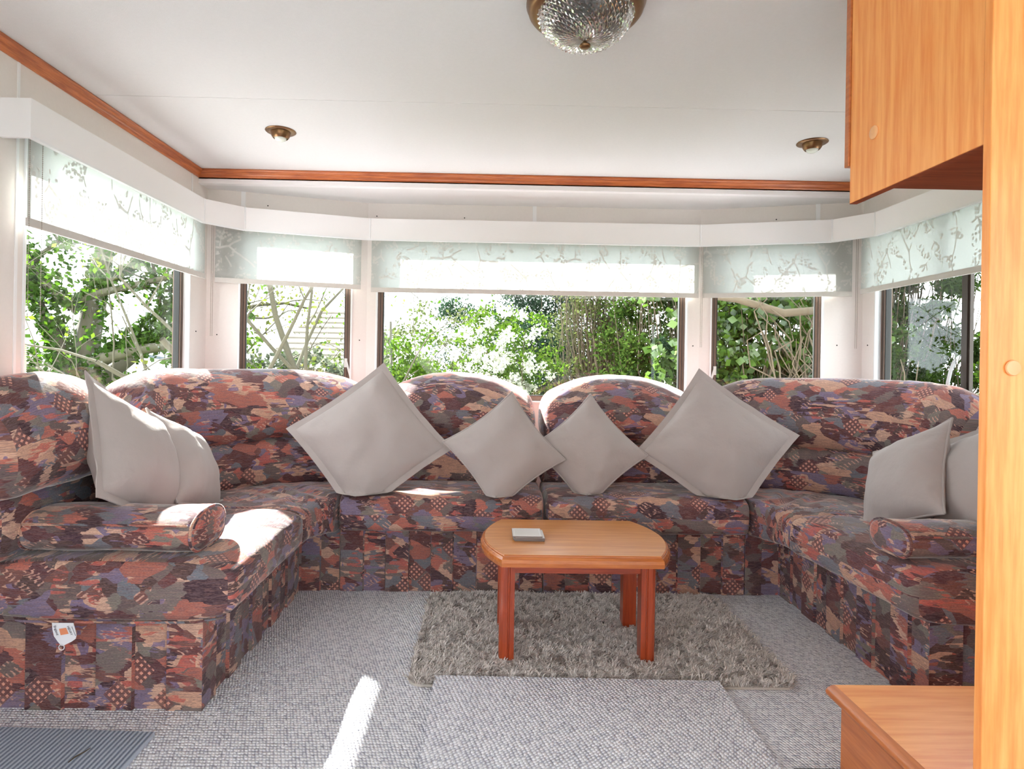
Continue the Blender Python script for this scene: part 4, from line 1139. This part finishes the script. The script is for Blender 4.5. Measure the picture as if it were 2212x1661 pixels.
def tree(name, label, cat, base, stems, leafm, leaf_n, leaf_size, group=None, bark='bark', spread=0.75, levels=3, clump=0.10, ivy=None, up=0.12, aspect=0.62, kids=(2, 4)):
    e = empty(name, base, label, cat, group)
    mb = MB(); tips = []; trunks = []
    for (off, d, ln, rd) in stems:
        p = Vector(base) + Vector(off)
        t0 = len(mb.V)
        grow(mb, p, d, ln, rd, levels, tips, spread, up, kids=kids)
        trunks.append((p, Vector(d).normalized(), ln, rd))
    mk('branches', mb.V, mb.F, bark, e, smooth=True)
    T = np.array([t for t, l in tips if l <= 1]) if leaf_n else None
    if leaf_n and len(T):
        P = T[RNG.integers(0, len(T), leaf_n)] + RNG.normal(0, clump, (leaf_n, 3))
        V, Q = leaves(P, leaf_size, aspect=aspect); big_mesh('foliage', V, Q, leafm, e, kind='stuff')
    if ivy:
        T = np.array([t for t, l in tips if l >= levels - 1]); n = ivy
        P = T[RNG.integers(0, len(T), n)] + RNG.normal(0, 0.09, (n, 3))
        P2 = np.array([np.array(p + d * (ln * RNG.uniform(0, 0.95))) + (lambda a_, k_: np.array([math.cos(a_), math.sin(a_), RNG.normal(0, 0.3)]) * rd * k_)(RNG.uniform(0, 6.283), 1.0 + abs(RNG.normal(0, 0.35))) for (p, d, ln, rd) in trunks for _ in range(int(n * 1.6) // len(trunks))])
        V, Q = leaves(np.concatenate([P, P2]), 0.075); big_mesh('ivy_leaves', V, Q, 'leaf_ivydark', e, kind='stuff')
    return e

def shrub(name, label, cat, base, parts, leafm, size, group=None, twigs=0, bark='twig', aspect=0.62, extra=None):
    """parts: list of (centre, radii, clump count, clump radius, leaves per clump)"""
    e = empty(name, base, label, cat, group)
    P = np.concatenate([clumps(*q) for q in parts])
    P = P[P[:, 2] > GZ + 0.02]
    V, Q = leaves(P, size, aspect=aspect); big_mesh('foliage', V, Q, leafm, e, kind='stuff')
    mb = MB()
    mb.tube([base, (base[0] + 0.05, base[1], base[2] + 0.8)], [0.05, 0.03], 6)
    for (c, r, *_ ) in parts:
        for i in range(twigs):
            q = Vector(blob(c, r, 1, 0.5)[0]); b = Vector((base[0] + random.uniform(-.03, .03), base[1] + random.uniform(-.03, .03), base[2] + random.uniform(0, .7)))
            m_ = (q + b) / 2 + Vector(RNG.normal(0, 0.12, 3)) + Vector(((q.x - b.x) * 0.2, 0, 0)); mb.tube([b, m_, q], [0.010, 0.007, 0.002], 4, cap=False)
    mk('stems', mb.V, mb.F, bark, e, smooth=True)
    if extra: extra(e)
    return e

# ivy-clad tree outside the left window
tree('ivy_tree', 'ivy-clad old tree with crooked branches outside the left window', 'tree', (-4.75, 7.1, GZ),
     [((0, 0, 0), (0.02, 0, 1), 3.4, 0.20), ((0.02, 0, 1.35), (-0.35, 0, 0.9), 1.9, 0.10), ((0.0, 0, 1.6), (0.85, -0.05, 0.35), 2.2, 0.075), ((0.0, 0, 1.45), (-0.9, -0.1, 0.18), 1.9, 0.07), ((0, 0, 1.5), (0.75, 0.05, 0.6), 1.8, 0.08), ((0, 0, 2.3), (-0.7, 0.1, 0.5), 1.9, 0.06), ((0, 0, 2.4), (0.7, -0.1, 0.4), 1.7, 0.05)],
     'leaf_spring', 2600, 0.055, ivy=5200, spread=0.7, levels=3, up=0.05)
# bare tree in the angled window
tree('bare_tree', 'bare multi-stemmed tree with few spring leaves', 'tree', (-1.62, 5.6, GZ),
     [((0.02, 0, 0), (-0.10, 0, 1), 2.4, 0.055), ((0.05, 0, 0.1), (0.04, 0.05, 1), 2.6, 0.045), ((-0.15, 0.1, 0), (-0.42, 0, 1), 2.4, 0.04), ((-0.2, 0, 0), (-0.55, 0.1, 0.9), 2.2, 0.03), ((0.1, 0.1, 0.2), (0.45, 0.1, 1), 2.2, 0.03)],
     'leaf_bright', 1300, 0.045, spread=0.62, levels=3, up=0.2)
# low hedge shrubs on the left, further off
GH = 'pale hedge shrubs beyond the trees'
shrub('hedge_shrub', 'pale grey-green hedge shrub behind the ivy tree', 'shrub', (-8.6, 11.0, GZ), [((-8.6, 11.0, 0.1), (2.6, 0.9, 1.1), 90, 0.35, 90)], 'leaf_grey', 0.09, GH, 6)
shrub('hedge_shrub', 'light olive hedge shrub right below the timber shed', 'shrub', (-4.2, 8.6, GZ), [((-4.4, 8.6, 0.05), (1.3, 0.6, 0.75), 70, 0.26, 110)], 'leaf_olive', 0.09, GH, 6)
shrub('hedge_shrub', 'grey-leaved hedge shrub behind the bare tree', 'shrub', (-2.0, 8.4, GZ), [((-2.3, 8.4, 0.2), (1.4, 0.7, 1.0), 100, 0.26, 120)], 'leaf_grey', 0.085, GH, 8)
shrub('hedge_shrub', 'fresh green shrub low beside the bare tree', 'shrub', (-2.5, 5.9, GZ), [((-2.55, 5.9, 0.55), (0.45, 0.4, 0.75), 34, 0.16, 70)], 'leaf_bright', 0.05, GH, 8)
# centre window
shrub('green_bush', 'vivid green bush outside the middle window', 'bush', (-0.75, 6.2, GZ), [((-0.72, 6.2, 0.5), (0.40, 0.4, 0.85), 60, 0.17, 130), ((-1.05, 6.1, 0.15), (0.35, 0.3, 0.6), 30, 0.16, 120)], 'leaf_bright', 0.042, None, 10)
def blossoms(e):
    P = np.concatenate([clumps((0.12, 6.9, 0.95), (0.62, 0.45, 0.80), 95, 0.075, 30, 1.0)])
    V, Q = leaves(P, 0.040, aspect=0.9); big_mesh('blossom', V, Q, 'blossom', e, kind='stuff')
shrub('blossom_tree', 'small tree covered in white blossom', 'tree', (0.15, 7.1, GZ), [((0.15, 7.1, 0.85), (0.7, 0.5, 0.95), 110, 0.15, 60)], 'leaf_bright', 0.042, None, 26, extra=blossoms)
shrub('hedge_shrub', 'hazy olive shrub with bare tips behind the vivid bush', 'shrub', (-0.9, 9.5, GZ), [((-1.0, 9.5, 0.6), (1.5, 0.6, 1.25), 110, 0.28, 70)], 'leaf_olive', 0.06, GH, 40)
shrub('conifer', 'dark blue-green conifer behind the blossom', 'tree', (1.15, 10.0, GZ), [((1.1, 10.0, 1.1), (1.1, 0.7, 1.9), 130, 0.36, 200), ((1.2, 10.0, 3.0), (0.6, 0.5, 1.3), 50, 0.3, 150)], 'leaf_conifer', 0.075, None, 10, aspect=0.35)
shrub('conifer', 'far small conifer top above the hazy shrub', 'tree', (-1.0, 19.0, GZ), [((-1.0, 19.0, 2.6), (0.7, 0.6, 0.7), 26, 0.35, 70), ((-1.0, 19, 0.9), (1.0, 0.7, 1.2), 26, 0.4, 60)], 'leaf_conifer', 0.11, None, 3, aspect=0.35)
shrub('brown_thicket', 'tangled brown twiggy thicket beside the dark conifer', 'thicket', (1.5, 7.6, GZ), [((1.35, 7.9, 0.9), (0.75, 0.5, 1.5), 90, 0.24, 70), ((1.5, 7.9, 2.2), (0.8, 0.5, 0.9), 50, 0.24, 60)], 'leaf_olive', 0.045, None, 190)
shrub('hedge_shrub', 'broad mixed green hedge outside the middle window', 'shrub', (2.1, 6.6, GZ), [((2.1, 6.8, 0.7), (0.95, 0.45, 1.5), 190, 0.21, 120), ((2.2, 6.8, 2.3), (1.0, 0.5, 0.9), 80, 0.22, 90)], 'leaf_yew', 0.052, GH, 90)
# spruce bough
def bough(name, label, root, dirs, size, leafm='leaf_conifer', n=900):
    e = empty(name, root, label, 'bough'); mb = MB(); P = []
    for d, ln in dirs:
        a = Vector(root); b = a + Vector(d).normalized() * ln; m_ = (a + b) / 2 + Vector((0, 0, -0.03)); mb.tube([a, m_, b], [0.012, 0.009, 0.003], 5)
        s = RNG.uniform(0, 1, n); base_ = np.array(a)[None] * (1 - s[:, None]) + np.array(b)[None] * s[:, None]
        P.append(base_ + RNG.normal(0, 1, (n, 3)) * (0.055 * (1.1 - s))[:, None])
    mk('boughs', mb.V, mb.F, 'bark', e, smooth=True)
    V, Q = leaves(np.concatenate(P), size, aspect=0.16); big_mesh('needles', V, Q, leafm, e, kind='stuff'); return e
bough('spruce_bough', 'blue-green spruce boughs at the lower edge of the middle window', (2.0, 5.2, 0.70), [((-0.75, 0, 0.75), 0.75), ((-0.9, 0.1, 0.35), 0.65), ((-0.35, 0, 0.95), 0.8), ((-1, 0, 0.02), 0.6)], 0.075)
# ivy mass behind the right angled window
def ivystems(e):
    mb = MB()
    for i in range(90):
        x = random.uniform(2.3, 2.95); y = random.uniform(4.75, 5.05); pts = [Vector((x, y, random.uniform(-0.3, 0.6)))]
        for k in range(6): pts.append(pts[-1] + Vector((random.gauss(-0.02, 0.10), random.gauss(0, 0.05), random.uniform(0.05, 0.28))))
        mb.tube(pts, [0.010, 0.009, 0.008, 0.007, 0.006, 0.005, 0.003], 5, cap=False)
    mb.tube([(1.4, 4.95, 1.62), (2.0, 4.9, 1.55), (2.35, 4.85, 1.44), (2.9, 4.95, 1.50)], [0.022, 0.03, 0.034, 0.034], 8)
    mb.tube([(2.1, 4.8, 1.66), (2.5, 4.8, 1.72), (3.0, 4.9, 1.80)], [0.012, 0.018, 0.02], 6)
    mk('tangled_stems', mb.V, mb.F, 'twig', e, smooth=True)
shrub('ivy_hedge', 'glossy ivy mass with tangled stems outside the angled window', 'ivy', (2.4, 5.1, GZ), [((2.15, 5.15, 0.95), (0.75, 0.22, 0.85), 130, 0.15, 42), ((2.9, 5.3, 1.0), (0.6, 0.25, 1.0), 70, 0.16, 34), ((2.4, 5.5, 1.9), (1.2, 0.4, 0.5), 90, 0.18, 45)], 'leaf_ivy', 0.072, None, 40, aspect=0.85, extra=ivystems)
# right window
def layers(x, y, zs, rx, n):
    return [((x + random.uniform(-.2, .2), y, z), (rx, 0.5, 0.10), 26, 0.17, n) for z in zs]
shrub('yew_tree', 'layered yew branches with sky gaps outside the right window', 'tree', (4.35, 6.6, GZ), layers(4.3, 6.5, (0.05, 0.3, 0.52, 0.72, 0.95, 1.12, 1.34, 1.62, 1.95, 2.15, 2.4, 2.8, 3.2, 3.7), 1.35, 190), 'leaf_yew', 0.07, None, 30, aspect=0.3)
shrub('shade_evergreen', 'tall dense evergreen added to shade the right wall window', 'tree', (5.6, 3.4, GZ), [((5.7, 3.6, 1.9), (0.9, 1.9, 2.5), 150, 0.5, 130), ((5.8, 3.8, 4.8), (0.8, 1.6, 1.9), 90, 0.5, 120)], 'leaf_yew', 0.14, None, 6, bark='bark', aspect=0.4)  # extra tree placed to block sky light behind the right blind
shrub('hedge_shrub', 'leafy green shrub past the thick dark mullion', 'shrub', (5.0, 5.6, GZ), [((4.75, 5.2, 1.0), (0.42, 0.5, 1.6), 130, 0.18, 90)], 'leaf_bright', 0.05, GH, 20)
shrub('hedge_shrub', 'twiggy green shrub between the ivy and the yew', 'shrub', (3.4, 5.4, GZ), [((3.45, 5.5, 0.6), (0.35, 0.4, 1.3), 50, 0.18, 60)], 'leaf_yew', 0.045, GH, 60)

# timber shed beyond the ivy tree
sh = empty('garden_shed', (-5.0, 9.9, GZ), 'weathered timber shed with slate-blue roof beyond the ivy tree', 'shed')
MB().box(-5.7, -4.4, 9.8, 11.4, GZ, 0.75).build('shed_wall', 'shedwall', sh)
V = [(-5.95, 9.6, 1.15), (-4.95, 9.6, 1.0), (-4.0, 9.6, 0.62), (-4.0, 11.6, 0.62), (-4.95, 11.6, 1.0), (-5.95, 11.6, 1.15)]
V2 = [(x, y, z - 0.05) for x, y, z in V]
mk('shed_roof', V + V2, [(0, 1, 4, 5), (1, 2, 3, 4), (6, 11, 10, 7), (7, 10, 9, 8), (0, 6, 7, 1), (1, 7, 8, 2), (2, 8, 9, 3), (3, 9, 10, 4), (4, 10, 11, 5), (5, 11, 6, 0)], 'shedroof', sh)
# far house roof
hs = empty('house', (-5.6, 24.0, GZ), 'distant pale house with tiled gable roof', 'house')
MB().box(-8.2, -4.6, 24, 30, GZ, 1.2).build('house_wall', 'housewall', hs)
V = [(-8.6, 23.8, 1.1), (-4.2, 23.8, 1.1), (-4.2, 30.2, 1.1), (-8.6, 30.2, 1.1), (-7.6, 27, 3.2), (-5.2, 27, 3.2)]
mk('house_roof', V, [(0, 1, 5, 4), (1, 2, 5), (2, 3, 4, 5), (3, 0, 4), (3, 2, 1, 0)], 'shedwall', hs)
for i in range(9):
    a = (i + 0.5) / 9; y = 23.8 + 3.2 * a; z = 1.1 + 2.1 * a; xl = -8.6 + 1.0 * a; xr = -4.2 - 1.0 * a
    MB().box(xl, xr, y - 0.03, y + 0.03, z, z + 0.05).build('tile_course', 'shedwall', hs)
# bird feeder by the left window
bf = empty('bird_feeder', (-1.93, 2.545, 0.90), 'hanging mesh bird feeder outside the left window', 'bird feeder')
mb = MB()
for k in range(16):
    z = 0.915 + k * 0.0085; mb.tube([(-1.93 + 0.024 * math.cos(t), 2.545 + 0.024 * math.sin(t), z) for t in np.linspace(0, 2 * math.pi, 17)], 0.0009, 4, cap=False)
mb.build('wire_mesh', 'steel', bf)
mb = MB(); mb.lathe([(0.005, 0.908), (0.0215, 0.91), (0.0215, 1.045), (0.004, 1.048)], (-1.93, 2.545, 0), 20); mb.build('peanut_fill', 'mesh', bf, smooth=True, sharp=40)
mb = MB(); mb.lathe([(0.036, 1.050), (0.037, 1.054), (0.022, 1.066), (0.005, 1.074), (0.002, 1.078)], (-1.93, 2.545, 0), 24); mb.build('feeder_lid', 'steel', bf, smooth=True, sharp=40)
mb = MB(); mb.lathe([(0.020, 0.893), (0.027, 0.895), (0.027, 0.909), (0.018, 0.911)], (-1.93, 2.545, 0), 24); mb.build('feeder_base', 'black', bf, smooth=True, sharp=40)
mb = MB(); mb.tube([(-1.93, 2.545, 1.075), (-1.93, 2.545, 1.98)], 0.0012, 5); mb.build('hanging_wire', 'steel', bf)

mb = MB(); mb.tube([(XL - TH, 2.545, 1.86), (-1.93, 2.545, 1.90), (-1.945, 2.545, 1.985), (-1.925, 2.545, 1.985)], 0.004, 6); mb.build('bracket', 'black', bf)
# sky portals: they emit nothing, they only guide the sampling of daylight through the window openings
def portal(p, w, h, rot):
    d = bpy.data.lights.new('window_portal', 'AREA'); d.shape = 'RECTANGLE'; d.size = w; d.size_y = h; d.cycles.is_portal = True
    o = bpy.data.objects.new('window_portal', d); COL.objects.link(o); o.location = p; o.rotation_euler = rot; o['kind'] = 'helper'
H2 = math.pi / 2
zc, zh = (ZS0 + ZS1) / 2, ZS1 - ZS0
portal((XL - .13, 2.526, zc), zh, 1.07, (0, -H2, 0))
portal((0.245, YF + .13, zc), 1.79, zh, (-H2, 0, 0))
portal((-1.13, 3.53, zc), 0.60, zh, (-H2, 0, math.atan2(.23, .805)))
portal((1.66, 3.53, zc), 0.60, zh, (-H2, 0, -math.atan2(.23, .805)))
portal((XR + .13, 2.54, zc), zh, 1.17, (0, H2, 0))
portal((XL - .13, YB + 1.6, 1.175), 1.25, 2.7, (0, -H2, 0))
portal((XR + .13, -1.6, 1.175), 1.25, 2.7, (0, H2, 0))
